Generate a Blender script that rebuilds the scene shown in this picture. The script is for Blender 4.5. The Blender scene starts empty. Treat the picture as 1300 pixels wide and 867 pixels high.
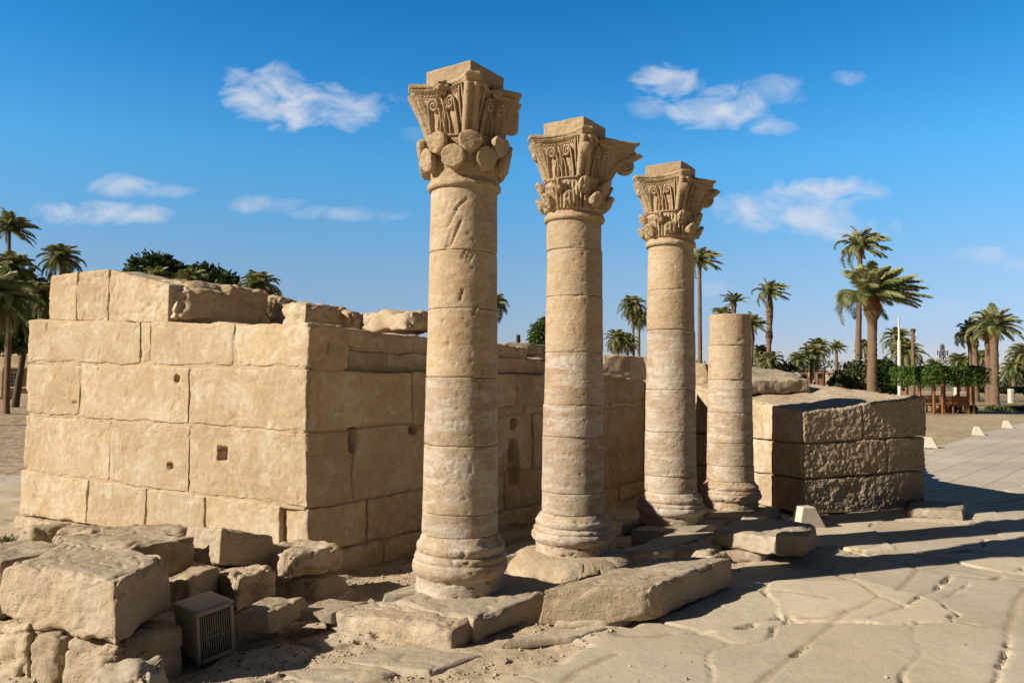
import bpy, math, random
import numpy as np
from mathutils import Vector, Matrix
R = math.radians
PI = math.pi
S = bpy.context.scene
COL = S.collection

# ------------------------------------------------------------------ camera
F = 1011.0
CAMZ = 1.6
cd = bpy.data.cameras.new('camera'); cam = bpy.data.objects.new('camera', cd); COL.objects.link(cam)
cd.sensor_width = 36; cd.lens = F / 1300 * 36; cd.clip_start = .05; cd.clip_end = 3000
MROT = Matrix.Rotation(R(92.52), 3, 'X') @ Matrix.Rotation(R(0.5), 3, 'Z')
cam.matrix_world = Matrix.Translation((0, 0, CAMZ)) @ MROT.to_4x4()
S.camera = cam

# ------------------------------------------------------------------ light
SUN_AZ = 21.0      # direction the light travels, degrees from +X towards +Y
SUN_EL = 30.0
S.view_settings.view_transform = 'Standard'; S.view_settings.look = 'None'
S.view_settings.gamma = 1; S.view_settings.use_curve_mapping = False
S.view_settings.exposure = 0.6
S.cycles.max_bounces = 6; S.cycles.diffuse_bounces = 3; S.cycles.transparent_max_bounces = 4
sd = bpy.data.lights.new('sun', 'SUN'); sun = bpy.data.objects.new('sun', sd); COL.objects.link(sun)
sd.energy = 5.0; sd.angle = R(.5); sd.color = (1, .93, .81)
tr = Vector((math.cos(R(SUN_AZ)) * math.cos(R(SUN_EL)), math.sin(R(SUN_AZ)) * math.cos(R(SUN_EL)), -math.sin(R(SUN_EL))))
sun.rotation_euler = tr.to_track_quat('-Z', 'Y').to_euler()

def tdir(px, py):
    d = MROT @ Vector(((px - 650) / F, -(py - 433.5) / F, -1))
    return d / d.y
W = bpy.data.worlds.new('World'); S.world = W; W.use_nodes = True
nt = W.node_tree; nt.nodes.clear()
def wn(t, **k):
    n = nt.nodes.new(t)
    for a, b in k.items(): setattr(n, a, b)
    return n
def wl(a, b): nt.links.new(a, b)
def wmath(op, a, b=None, c=None, clamp=False):
    n = wn('ShaderNodeMath', operation=op, use_clamp=clamp)
    for i, v in enumerate((a, b, c)):
        if v is None: continue
        if isinstance(v, (int, float)): n.inputs[i].default_value = v
        else: wl(v, n.inputs[i])
    return n.outputs[0]
sky = wn('ShaderNodeTexSky', sky_type='NISHITA'); sky.sun_disc = False
sky.sun_elevation = R(SUN_EL); sky.sun_rotation = math.atan2(-tr.x, -tr.y)
sky.air_density = 1.0; sky.dust_density = 0.1; sky.ozone_density = 3.0; sky.altitude = 50
tc = wn('ShaderNodeTexCoord'); sx = wn('ShaderNodeSeparateXYZ'); wl(tc.outputs['Generated'], sx.inputs[0])
rp = wn('ShaderNodeValToRGB'); wl(sx.outputs[2], rp.inputs[0]); E = rp.color_ramp.elements
E[0].position = 0.0; E[0].color = (.46, .43, .60, 1); E[1].position = 1.0; E[1].color = (.95, .68, .52, 1)
for ps_, cc_ in ((.05, (.46, .48, .66)), (.13, (.52, .63, .74)), (.26, (.34, .88, 1.06)), (.355, (.17, .77, 1.07)), (.43, (.09, .68, 1.0)), (.58, (.62, .56, .54))):
    e_ = E.new(ps_); e_.color = (*cc_, 1)
tin = wn('ShaderNodeMix', data_type='RGBA', blend_type='MULTIPLY'); tin.inputs[0].default_value = 1; wl(sky.outputs[0], tin.inputs[6]); wl(rp.outputs[0], tin.inputs[7])
hsv = wn('ShaderNodeVectorMath', operation='SCALE'); wl(tin.outputs[2], hsv.inputs[0]); bk = wn('ShaderNodeMapRange', interpolation_type='SMOOTHSTEP'); wl(sx.outputs[1], bk.inputs[0]); bk.inputs[1].default_value = .0; bk.inputs[2].default_value = .72; bk.inputs[3].default_value = .24; bk.inputs[4].default_value = 1.62  # unseen sky behind and beside the camera dimmed, added to darken shaded walls
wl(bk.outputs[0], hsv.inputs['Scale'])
yy = wmath('MAXIMUM', sx.outputs[1], .02)
tx = wmath('DIVIDE', sx.outputs[0], yy); tz = wmath('DIVIDE', sx.outputs[2], yy)
cmb = wn('ShaderNodeCombineXYZ'); wl(tx, cmb.inputs[0]); wl(wmath('MULTIPLY', tz, 1.7), cmb.inputs[1])
nz = wn('ShaderNodeTexNoise'); nz.inputs['Scale'].default_value = 19; nz.inputs['Detail'].default_value = 9; nz.inputs['Roughness'].default_value = .55
nz.inputs['Distortion'].default_value = .5
wl(cmb.outputs[0], nz.inputs['Vector'])
nA = wmath('SUBTRACT', nz.outputs[0], .5)
nz2 = wn('ShaderNodeTexNoise'); nz2.inputs['Scale'].default_value = 5; nz2.inputs['Detail'].default_value = 4
wl(cmb.outputs[0], nz2.inputs['Vector']); nB = wmath('SUBTRACT', nz2.outputs[0], .5)
nsum = wmath('ADD', wmath('MULTIPLY', nA, 4.6), wmath('MULTIPLY', nB, 1.8))
CL = [(345, 122, 62, 30, .95), (398, 138, 86, 24, 1.0), (440, 140, 52, 22, .9), (155, 236, 40, 13, .75), (210, 243, 46, 7, .4),
      (115, 271, 78, 13, .8), (330, 259, 58, 10, .5), (445, 271, 66, 9, .5), (850, 109, 42, 22, .95), (912, 138, 62, 24, 1.0),
      (820, 136, 30, 14, .5), (985, 116, 42, 16, .45), (978, 160, 34, 11, .7), (1045, 246, 66, 20, .95), (985, 268, 95, 26, .8), (1050, 285, 90, 18, .7),
      (1086, 100, 24, 9, .6), (1243, 323, 36, 12, .6), (915, 368, 34, 11, .35), (1170, 398, 90, 16, .22), (1300, 336, 26, 8, .4), (540, 170, 30, 10, .25)]
acc = None
for (px, py, a, b, o) in CL:
    c = tdir(px, py)
    dx = wmath('MULTIPLY', wmath('SUBTRACT', tx, c.x), F / a / 1.15); dz = wmath('MULTIPLY', wmath('SUBTRACT', tz, c.z), F / b / 1.2)
    dd = wmath('ADD', wmath('MULTIPLY', dx, dx), wmath('MULTIPLY', dz, dz))
    m = wmath('SUBTRACT', 1.0, dd)
    m = wmath('ADD', m, nsum)
    m = wmath('MULTIPLY', m, .6, clamp=True)
    m = wmath('MULTIPLY', m, wmath('MULTIPLY', wmath('SUBTRACT', 2.0, dd), 1.2, clamp=True))
    m = wmath('MULTIPLY', m, o)
    acc = m if acc is None else wmath('MAXIMUM', acc, m)
acc = wmath('MULTIPLY', acc, wmath('GREATER_THAN', sx.outputs[1], .05))
acc = wmath('MULTIPLY', wmath('POWER', acc, 1.05), .95, clamp=True)
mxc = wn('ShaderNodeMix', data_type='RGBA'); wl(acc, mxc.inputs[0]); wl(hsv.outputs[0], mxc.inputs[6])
mxc.inputs[7].default_value = (7.0, 7.4, 8.2, 1)
bg = wn('ShaderNodeBackground'); bg.inputs[1].default_value = .065
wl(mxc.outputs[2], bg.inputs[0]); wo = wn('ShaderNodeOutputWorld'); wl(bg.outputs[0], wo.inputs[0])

# ------------------------------------------------------------------ pixel -> world helpers (metres, photo measured on a 1300 px grid)
def at_y(px, py, Y):
    d = tdir(px, py); return Vector((d.x * Y, Y, CAMZ + d.z * Y))
def on_z(px, py, z):
    d = tdir(px, py); t = (z - CAMZ) / d.z; return Vector((d.x * t, t, z))
def z_at(px, py, Y): return at_y(px, py, Y).z

# ------------------------------------------------------------------ numpy noise
rng = np.random.RandomState(7)
_perm = np.concatenate([rng.permutation(256)] * 3)
_g = rng.normal(size=(256, 3)); _g /= np.linalg.norm(_g, axis=1)[:, None]
def perlin(P):
    P = np.asarray(P, dtype=np.float64); I = np.floor(P).astype(int); f = P - I; I &= 255
    u = f * f * f * (f * (f * 6 - 15) + 10)
    def c(a, b, d):
        h = _perm[_perm[_perm[I[:, 0] + a] + I[:, 1] + b] + I[:, 2] + d] & 255
        return ((f - (a, b, d)) * _g[h]).sum(1)
    x0 = c(0, 0, 0) * (1 - u[:, 0]) + c(1, 0, 0) * u[:, 0]; x1 = c(0, 1, 0) * (1 - u[:, 0]) + c(1, 1, 0) * u[:, 0]
    x2 = c(0, 0, 1) * (1 - u[:, 0]) + c(1, 0, 1) * u[:, 0]; x3 = c(0, 1, 1) * (1 - u[:, 0]) + c(1, 1, 1) * u[:, 0]
    y0 = x0 * (1 - u[:, 1]) + x1 * u[:, 1]; y1 = x2 * (1 - u[:, 1]) + x3 * u[:, 1]
    return (y0 * (1 - u[:, 2]) + y1 * u[:, 2]) * 1.5
def fbm(P, o=4, lac=2.03, gain=.5):
    P = np.asarray(P, dtype=np.float64); a = 1.0; s = np.zeros(len(P)); t = 0
    for k in range(o):
        s += a * perlin(P + 17.3 * k + 100); t += a; a *= gain; P = P * lac
    return s / t * 1.6
def sst(x, a, b):
    t = np.clip((x - a) / (b - a), 0, 1); return t * t * (3 - 2 * t)

# ------------------------------------------------------------------ mesh linking
def empty(name, loc=(0, 0, 0)):
    o = bpy.data.objects.new(name, None); COL.objects.link(o); o.location = loc; o.empty_display_size = .1; return o
def tag(o, label=None, cat=None, group=None, kind=None):
    if label: o['label'] = label
    if cat: o['category'] = cat
    if group: o['group'] = group
    if kind: o['kind'] = kind
    elif cat: o['kind'] = 'thing'
    return o
def wloc(o):
    v = Vector(o.location)
    while o.parent: o = o.parent; v += Vector(o.location)
    return v
def mk(name, V, Fc, mats, parent=None, cols=None, smooth=True, mi=None, local=False, own=True):
    """one mesh object; V in world metres (or local to the parent when local=True)"""
    V = np.asarray(V, dtype=np.float64)
    org = Vector((0, 0, 0))
    base = wloc(parent) if (parent and not local) else Vector((0, 0, 0))
    if parent is None and own and not local:
        mn = V.min(0); mx = V.max(0); org = Vector(((mn[0] + mx[0]) / 2, (mn[1] + mx[1]) / 2, mn[2]))
    V = V - np.array(base) - np.array(org)
    me = bpy.data.meshes.new(name)
    if isinstance(Fc, np.ndarray):
        k = Fc.shape[1]; me.vertices.add(len(V)); me.vertices.foreach_set('co', V.ravel())
        me.loops.add(Fc.size); me.loops.foreach_set('vertex_index', Fc.ravel().astype(np.int32))
        me.polygons.add(len(Fc)); me.polygons.foreach_set('loop_start', np.arange(0, Fc.size, k, dtype=np.int32))
        me.update(calc_edges=True)
    else:
        me.from_pydata(V.tolist(), [], [list(f) for f in Fc])
    me.polygons.foreach_set('use_smooth', [smooth] * len(me.polygons))
    if not isinstance(mats, (list, tuple)): mats = [mats]
    for m in mats: me.materials.append(m)
    if mi is not None: me.polygons.foreach_set('material_index', np.asarray(mi, dtype=np.int32))
    if cols is not None:
        a = me.color_attributes.new('Col', 'FLOAT_COLOR', 'POINT')
        c = np.zeros((len(V), 4)); c[:, :cols.shape[1]] = cols; a.data.foreach_set('color', c.ravel())
    me.update()
    o = bpy.data.objects.new(name, me); COL.objects.link(o)
    if parent: o.parent = parent
    o.location = org
    return o
class Acc:
    def __init__(s): s.V = []; s.F = []; s.C = []; s.n = 0; s.M = []
    def add(s, V, Fc, C=None, m=0):
        V = np.asarray(V, dtype=float); s.V.append(V); s.F.append(np.asarray(Fc) + s.n); s.n += len(V)
        s.C.append(np.zeros((len(V), 3)) if C is None else C); s.M.append(np.full(len(Fc), m)); return s
    def mk(s, name, mats, parent=None, **k):
        return mk(name, np.concatenate(s.V), np.concatenate(s.F), mats, parent, cols=np.concatenate(s.C), mi=np.concatenate(s.M), **k)

def lattice(nx, ny, nz):
    sh = (nx + 1, ny + 1, nz + 1); m = np.zeros(sh, bool)
    m[0] = m[-1] = True; m[:, 0] = m[:, -1] = True; m[:, :, 0] = m[:, :, -1] = True
    idx = -np.ones(sh, int); ij = np.argwhere(m); idx[m] = np.arange(len(ij)); Q = []
    def q(a, b, c, d, flip):
        f = np.stack([x.ravel() for x in ((a, d, c, b) if flip else (a, b, c, d))], 1); Q.append(f)
    for k, fl in ((0, True), (-1, False)):
        g = idx[k]; q(g[:-1, :-1], g[1:, :-1], g[1:, 1:], g[:-1, 1:], fl)
        g = idx[:, k]; q(g[:-1, :-1], g[1:, :-1], g[1:, 1:], g[:-1, 1:], not fl)
        g = idx[:, :, k]; q(g[:-1, :-1], g[1:, :-1], g[1:, 1:], g[:-1, 1:], fl)
    return ij, np.concatenate(Q)
def box8(c, hx, hy, hz, ang=0):
    ca, sa = math.cos(ang), math.sin(ang); out = []
    for z in (-hz, hz):
        for y in (-hy, hy):
            for x in (-hx, hx): out.append((c[0] + ca * x - sa * y, c[1] + sa * x + ca * y, c[2] + z))
    return out
_bs = [0]
def blockg(C, res=.02, r=.025, amp=.006, freq=5, big=0.0, chip=1.0, seed=None, tone=None, rres=None):
    """weathered hexahedron: C = 8 corners (x fastest, then y, then z)"""
    C = np.array([tuple(c) for c in C], float)
    L = np.array([np.mean([np.linalg.norm(C[b] - C[a]) for a, b in pr]) for pr in
                  (((0, 1), (2, 3), (4, 5), (6, 7)), ((0, 2), (1, 3), (4, 6), (5, 7)), ((0, 4), (1, 5), (2, 6), (3, 7)))])
    if seed is None: _bs[0] += 1; seed = _bs[0]
    rs = res if isinstance(res, (tuple, list)) else (res,) * 3
    n = [int(min(260, max(3, round(L[i] / rs[i])))) for i in range(3)]
    ij, Q = lattice(*n)
    t = ij / np.array(n)
    t = t - np.sin(2 * PI * t) / (2 * PI) * .45
    P = (t - .5) * L
    off = np.array([seed * 13.7 % 91, seed * 7.13 % 83, seed * 3.9 % 71])
    rr = r * (.45 + 1.5 * np.clip(.5 + fbm(P * 3.2 + off, 3) * chip, 0, 1.8)); rr = np.minimum(rr, L.min() * .46)[:, None]
    q = np.clip(P, -(L / 2 - rr), (L / 2 - rr)); d = P - q; l = np.linalg.norm(d, axis=1)[:, None] + 1e-9
    nrm = d / l; P2 = q + nrm * rr
    dis = fbm(P * freq + off * 2, 5, gain=.55) * amp
    cr = 1 - np.abs(fbm(P * (freq * .45, freq * .45, freq * .8) + off * 4, 3)) * 2.2; dis = dis - np.clip(cr, 0, 1) ** 9 * amp * 1.1
    if big: dis = dis + fbm(P * 1.6 + off * 3, 3) * big
    P2 = P2 + nrm * dis[:, None]
    u = P2 / L + .5; x, y, z = u[:, 0:1], u[:, 1:2], u[:, 2:3]
    V = 0
    for k in range(8):
        a, b, c = k & 1, (k >> 1) & 1, k >> 2
        V = V + C[k] * ((x if a else 1 - x) * (y if b else 1 - y) * (z if c else 1 - z))
    if tone is None: tone = random.Random(seed).uniform(-.15, .07)
    cc = np.zeros((len(V), 3)); cc[:, 0] = tone
    return V, Q, cc

# ------------------------------------------------------------------ materials
class M:
    def __init__(s, name):
        s.m = bpy.data.materials.new(name); s.m.use_nodes = True; s.t = s.m.node_tree; s.b = s.t.nodes['Principled BSDF']
        s.b.inputs['Roughness'].default_value = .9; s.b.inputs['Specular IOR Level'].default_value = .25
    def n(s, t, **k):
        x = s.t.nodes.new(t)
        for a, b in k.items(): setattr(x, a, b)
        return x
    def l(s, a, b): s.t.links.new(a, b)
    def set(s, sock, v):
        if isinstance(v, (int, float)): sock.default_value = v
        elif isinstance(v, tuple): sock.default_value = v if len(v) == 4 or sock.type == 'VECTOR' else (*v, 1)
        else: s.l(v, sock)
    def math(s, op, a, b=0.0, c=None, clamp=False):
        x = s.n('ShaderNodeMath', operation=op, use_clamp=clamp); s.set(x.inputs[0], a); s.set(x.inputs[1], b)
        if c is not None: s.set(x.inputs[2], c)
        return x.outputs[0]
    def mix(s, f, a, b, mode='MIX'):
        x = s.n('ShaderNodeMix', data_type='RGBA', blend_type=mode); s.set(x.inputs[0], f); s.set(x.inputs[6], a); s.set(x.inputs[7], b); return x.outputs[2]
    def pos(s, scale=(1, 1, 1), off=(0, 0, 0), rot=(0, 0, 0), obj=False):
        g = s.n('ShaderNodeTexCoord').outputs['Object'] if obj else s.n('ShaderNodeNewGeometry').outputs['Position']
        mp = s.n('ShaderNodeMapping'); mp.inputs['Scale'].default_value = scale; mp.inputs['Location'].default_value = off; mp.inputs['Rotation'].default_value = rot
        s.l(g, mp.inputs[0]); return mp.outputs[0]
    def noise(s, v, sc, det=6, rough=.55, dist=0.0):
        x = s.n('ShaderNodeTexNoise'); s.l(v, x.inputs['Vector']); x.inputs['Scale'].default_value = sc; x.inputs['Detail'].default_value = det
        x.inputs['Roughness'].default_value = rough; x.inputs['Distortion'].default_value = dist; return x.outputs[0]
    def ramp(s, f, a, b): 
        x = s.n('ShaderNodeMapRange', interpolation_type='SMOOTHSTEP'); s.l(f, x.inputs[0]); x.inputs[1].default_value = a; x.inputs[2].default_value = b; return x.outputs[0]
    def vor(s, v, sc, feat='F1'):
        x = s.n('ShaderNodeTexVoronoi', feature=feat); s.l(v, x.inputs['Vector']); x.inputs['Scale'].default_value = sc; return x.outputs['Distance']
    def bump(s, h, st, dist, prev=None):
        x = s.n('ShaderNodeBump'); s.set(x.inputs['Strength'], st); x.inputs['Distance'].default_value = dist; s.l(h, x.inputs['Height'])
        if prev is not None: s.l(prev, x.inputs['Normal'])
        return x.outputs[0]
    def out(s, col, nrm=None, rough=None):
        s.set(s.b.inputs['Base Color'], col)
        if nrm is not None: s.l(nrm, s.b.inputs['Normal'])
        if rough is not None: s.set(s.b.inputs['Roughness'], rough)
        return s.m

def stone(name, base, alt, pale, mortar=(.55, .395, .24), pale_amt=.6, band=0.0, rough_amt=1.0, pits=.5, chisel=0.0):
    AL = .76; base, alt, pale, mortar = [tuple(x * AL for x in q) for q in (base, alt, pale, mortar)]
    m = M(name); p = m.pos()
    at = m.n('ShaderNodeAttribute', attribute_name='Col'); sp = m.n('ShaderNodeSeparateColor'); m.l(at.outputs['Color'], sp.inputs[0])
    n1 = m.noise(p, 1.3, 5, .6, .3); n2 = m.noise(p, 4.5, 9, .68, .6); n3 = m.noise(p, 75, 4, .7); n4 = m.noise(p, 17, 8, .65)
    c = m.mix(m.ramp(n1, .35, .68), base, alt)
    if band:
        pb = m.pos((1, 1, 5)); nb = m.noise(pb, 2.2, 8, .62, 1.2); c = m.mix(m.math('MULTIPLY', m.ramp(nb, .42, .66), band), c, pale)
    c = m.mix(m.math('MULTIPLY', m.ramp(n2, .5, .68), pale_amt), c, pale)
    c = m.mix(m.math('MULTIPLY', m.ramp(m.noise(m.pos(off=(9, 2, 5)), 1.9, 10, .72, .3), .5, .64), pale_amt * .75), c, pale)
    c = m.mix(m.math('MULTIPLY', m.ramp(n2, .47, .3), .35), c, tuple(x * .74 for x in alt))
    c = m.mix(sp.outputs[1], c, mortar)
    st = m.noise(m.pos((1, 1, .35)), 2.6, 7, .7, .8); c = m.mix(m.math('MULTIPLY', m.ramp(st, .56, .74), .55), c, (.28, .205, .135)); c = m.mix(m.math('MULTIPLY', m.ramp(m.noise(m.pos(off=(3, 7, 1)), 7, 8, .75, .4), .58, .74), .5), c, (.23, .165, .11))
    v = m.math('MULTIPLY_ADD', n3, .5, .75); v = m.math('MULTIPLY', v, m.math('MULTIPLY_ADD', n4, .5, .76)); v = m.math('MULTIPLY', v, m.math('ADD', sp.outputs[0], 1.0))
    vor = m.vor(p, 34); pit = m.math('MULTIPLY', m.ramp(vor, .2, .08), m.ramp(m.noise(p, 6, 3), .5, .62))
    v = m.math('MULTIPLY', v, m.math('SUBTRACT', 1.0, m.math('MULTIPLY', pit, .35 * pits)))
    x = m.n('ShaderNodeVectorMath', operation='SCALE'); m.l(c, x.inputs[0]); m.l(v, x.inputs['Scale'])
    n5 = m.noise(m.pos((1, 1, 2.6)), 9, 9, .7, .4); h = m.math('ADD', m.math('MULTIPLY', n4, 1.0), m.math('MULTIPLY', n3, .3)); h = m.math('ADD', h, m.math('MULTIPLY', n5, .8)); h = m.math('SUBTRACT', h, m.math('MULTIPLY', pit, .6 * pits))
    sp2 = m.math('MULTIPLY', m.ramp(m.vor(p, 95), .22, .06), m.ramp(m.noise(p, 11, 4), .45, .6)); h = m.math('SUBTRACT', h, m.math('MULTIPLY', sp2, .28 * pits))
    b = m.bump(h, min(1.0, .75 * rough_amt), .022)
    if chisel:
        pc = m.pos((1, 1, .45), rot=(0, .35, 0)); vc = m.noise(pc, 30, 3, .5, 1.0); b = m.bump(vc, chisel, .03, b)
    return m.out(x.outputs[0], b)

WALL = stone('wall_limestone', (.60, .455, .285), (.53, .375, .215), (.70, .60, .455), pale_amt=.8, rough_amt=.5)
COLM = stone('column_sandstone', (.53, .38, .23), (.46, .315, .18), (.61, .49, .35), pale_amt=.45, band=.55, pits=1.5, rough_amt=.72)
COLP = stone('pale_column_sandstone', (.50, .365, .24), (.46, .315, .19), (.64, .545, .44), pale_amt=.7, band=1.0, pits=1.7, rough_amt=.75)
CAPM = stone('carved_sandstone', (.53, .385, .23), (.47, .33, .19), (.60, .47, .32), pale_amt=.3, pits=.5)
ROCK = stone('fallen_sandstone', (.56, .435, .29), (.49, .36, .23), (.64, .535, .40), pale_amt=.6, rough_amt=1.0, pits=1.3)
GREY = stone('worn_grey_sandstone', (.53, .43, .31), (.49, .385, .265), (.60, .52, .41), pale_amt=.4, rough_amt=.6, pits=.5)
RUFF = stone('chiselled_sandstone', (.62, .48, .33), (.56, .42, .28), (.66, .54, .40), pale_amt=.3, rough_amt=.8, pits=.4, chisel=1.0)
def plain(name, col, rough=.7, nscale=8, amt=.25, bump=.2, metal=0.0, obj=False):
    col = tuple(x * .82 for x in col)
    m = M(name); p = m.pos(obj=obj); n = m.noise(p, nscale, 6); c = m.mix(n, tuple(x * (1 - amt) for x in col), tuple(min(1, x * (1 + amt)) for x in col))
    m.b.inputs['Metallic'].default_value = metal
    return m.out(c, m.bump(m.noise(p, nscale * 5, 4), bump, .01), rough)
# ------------------------------------------------------------------ the ground
YLINE0 = np.array([on_z(545, 867, -.12).x, on_z(545, 867, -.12).y]); YL1 = on_z(820, 786, -.12)
def polyline_dist(X, Y, pts, w=None):
    d = np.full(X.shape, 9.0)
    for a, b in zip(pts[:-1], pts[1:]):
        ax, ay = a; bx, by = b; vx, vy = bx - ax, by - ay; L2 = vx * vx + vy * vy + 1e-9
        t = np.clip(((X - ax) * vx + (Y - ay) * vy) / L2, 0, 1); d = np.minimum(d, np.hypot(X - ax - t * vx, Y - ay - t * vy))
    return d
def gxy(pts, z=-.12): return [(on_z(a, b, z).x, on_z(a, b, z).y) for a, b in pts]
DARK = [gxy(q) for q in ([(855, 802), (880, 800), (905, 800), (932, 797), (950, 793), (968, 786), (985, 784), (1002, 783)],
        [(1150, 770), (1170, 757), (1190, 745), (1207, 729)], [(1262, 880), (1268, 850), (1277, 830), (1281, 806)],
        [(1262, 734), (1280, 728), (1302, 722)], [(1180, 704), (1195, 702), (1233, 699)], [(1248, 697), (1250, 690), (1252, 684)],
        [(1008, 828), (1020, 820), (1028, 812)], [(1060, 693), (1100, 703), (1120, 700)])]
SANDY = [gxy(q) for q in ([(945, 885), (975, 855), (1000, 835), (1040, 803), (1075, 778), (1100, 768), (1116, 758), (1092, 742), (1060, 728), (1050, 725)],
        [(855, 802), (830, 806), (780, 805)], [(1002, 783), (1050, 784), (1078, 776)], [(1116, 758), (1150, 770), (1105, 785)],
        [(1207, 729), (1262, 734)], [(1140, 750), (1165, 722), (1195, 718), (1250, 728), (1300, 737)], [(700, 880), (735, 850), (780, 830)],
        [(1100, 703), (1140, 712), (1170, 722)], [(1277, 806), (1290, 760), (1302, 745)], [(940, 748), (1000, 752), (1050, 760)],
        [(1120, 700), (1180, 704), (1233, 700), (1302, 708)], [(985, 735), (1050, 725), (1080, 700), (1120, 690)])]
WA = Vector((-1.76, 6.9)); FD = Vector((-.86, .51)).normalized(); SD = Vector((.584, .812)).normalized()
def hash2(i, j, k): 
    h = (i * 73856093 ^ j * 19349663 ^ k * 83492791) & 0x7fffffff
    h = (h ^ (h >> 13)) * 1274126177 & 0x7fffffff
    return ((h ^ (h >> 16)) & 0xffff) / 65535.0
def slabs(X, Y, sx=1.7, sy=.95, rot=math.atan2(SD.y, SD.x)):
    c, s = math.cos(rot), math.sin(rot); U = (X * c + Y * s); Wv = (-X * s + Y * c)
    P = np.stack([U * 1.2, Wv * 1.2, U * 0], 1)
    U = U + fbm(P, 3) * .16; Wv = Wv + fbm(P + 31, 3) * .16; U = U / sx; Wv = Wv / sy
    I = np.floor(U).astype(int); J = np.floor(Wv).astype(int); f1 = np.full(X.shape, 9.); f2 = f1.copy(); cid = np.zeros(X.shape)
    for di in (-1, 0, 1):
        for dj in (-1, 0, 1):
            i = I + di; j = J + dj; a = i + .5 + (hash2(i, j, 1) - .5) * .62 + .45 * (j & 1); b = j + .5 + (hash2(i, j, 2) - .5) * .5
            d = np.hypot((U - a) * sx, (Wv - b) * sy * 1.35); k = hash2(i, j, 3)
            nf = d < f1; f2 = np.where(nf, f1, np.minimum(f2, d)); cid = np.where(nf, k, cid); f1 = np.where(nf, d, f1)
    return (f2 - f1) * .5, cid
def earth_mask(X, Y):
    # bare sandy earth left of the paving edge
    a = np.array(gxy([(600, 885)])[0]); b = np.array(gxy([(750, 820)])[0]); c = np.array(gxy([(850, 775)])[0]); e = np.array(gxy([(1000, 690)])[0])
    pts = [a - (b - a) * 6, a, b, c, e, e + (e - c) * 6]
    xs = np.interp(Y, [p[1] for p in pts], [p[0] for p in pts])
    wob = fbm(np.stack([X * 2.2, Y * 2.2, X * 0], 1), 4) * .14
    return sst(xs - X + wob, -.05, .1)
def gheight(X, Y):
    sh = X.shape; X = X.ravel(); Y = Y.ravel()
    P = np.stack([X, Y, X * 0], 1)
    e = earth_mask(X, Y)
    near = (Y < 13.5).astype(float)
    ed, cid = slabs(X, Y)
    fineN = fbm(P * 3.1, 5); big = fbm(P * .8, 3)
    gate = sst(fbm(P * 1.7 + 9, 3), -.15, .2)
    gr = sst(ed + fineN * .012, .015, .0) * (.006 + .026 * gate)
    h = -.12 + (cid - .5) * .020 * near - gr * near * (1 - e) + big * .012 * near + fineN * .004 * near
    tone = (cid - .5) * .24; mort = sst(ed + fineN * .012, .035, .0) * .55 * near
    for q in SANDY:
        d = polyline_dist(X, Y, q) + fineN * .02
        h = h - sst(d, .04, .0) * .007; mort = np.maximum(mort, sst(d, .05, .01) * .85)
    for q in DARK:
        d = polyline_dist(X, Y, q) + fineN * .035 + fbm(P * 5, 3) * .012
        h = h - sst(d, .015, .002) * .05 - sst(d, .06, .0) * .006
    # bare earth: lower and lumpy, a few half buried flat stones
    ed2, c2 = slabs(X + 5, Y + 3, .7, .5)
    lump = sst(c2, .30, .42) * sst(ed2 + fineN * .03, .02, .07)
    he = -.155 + fbm(P * 2.5, 5) * .028 + fbm(P * 14, 3) * .007 + lump * .026
    walk = sst((X - WA.x) * SD.y - (Y - WA.y) * SD.x, 1.9, 1.2)
    he = he - .02 * walk
    left = sst(-X - Y * .12, 1.0, 2.2) * sst(Y, 7.5, 6.2); he = he + .005 * left
    h = h * (1 - e) + he * e
    mort = np.maximum(mort, e * (1 - lump * .85))
    # far on the left the ground rises behind the wall
    h = h + sst(-X - Y * .3, 2, 30) * sst(Y, 12, 60) * .5
    return h.reshape(sh), np.stack([tone * (1 - e), mort, e], 1)
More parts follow.
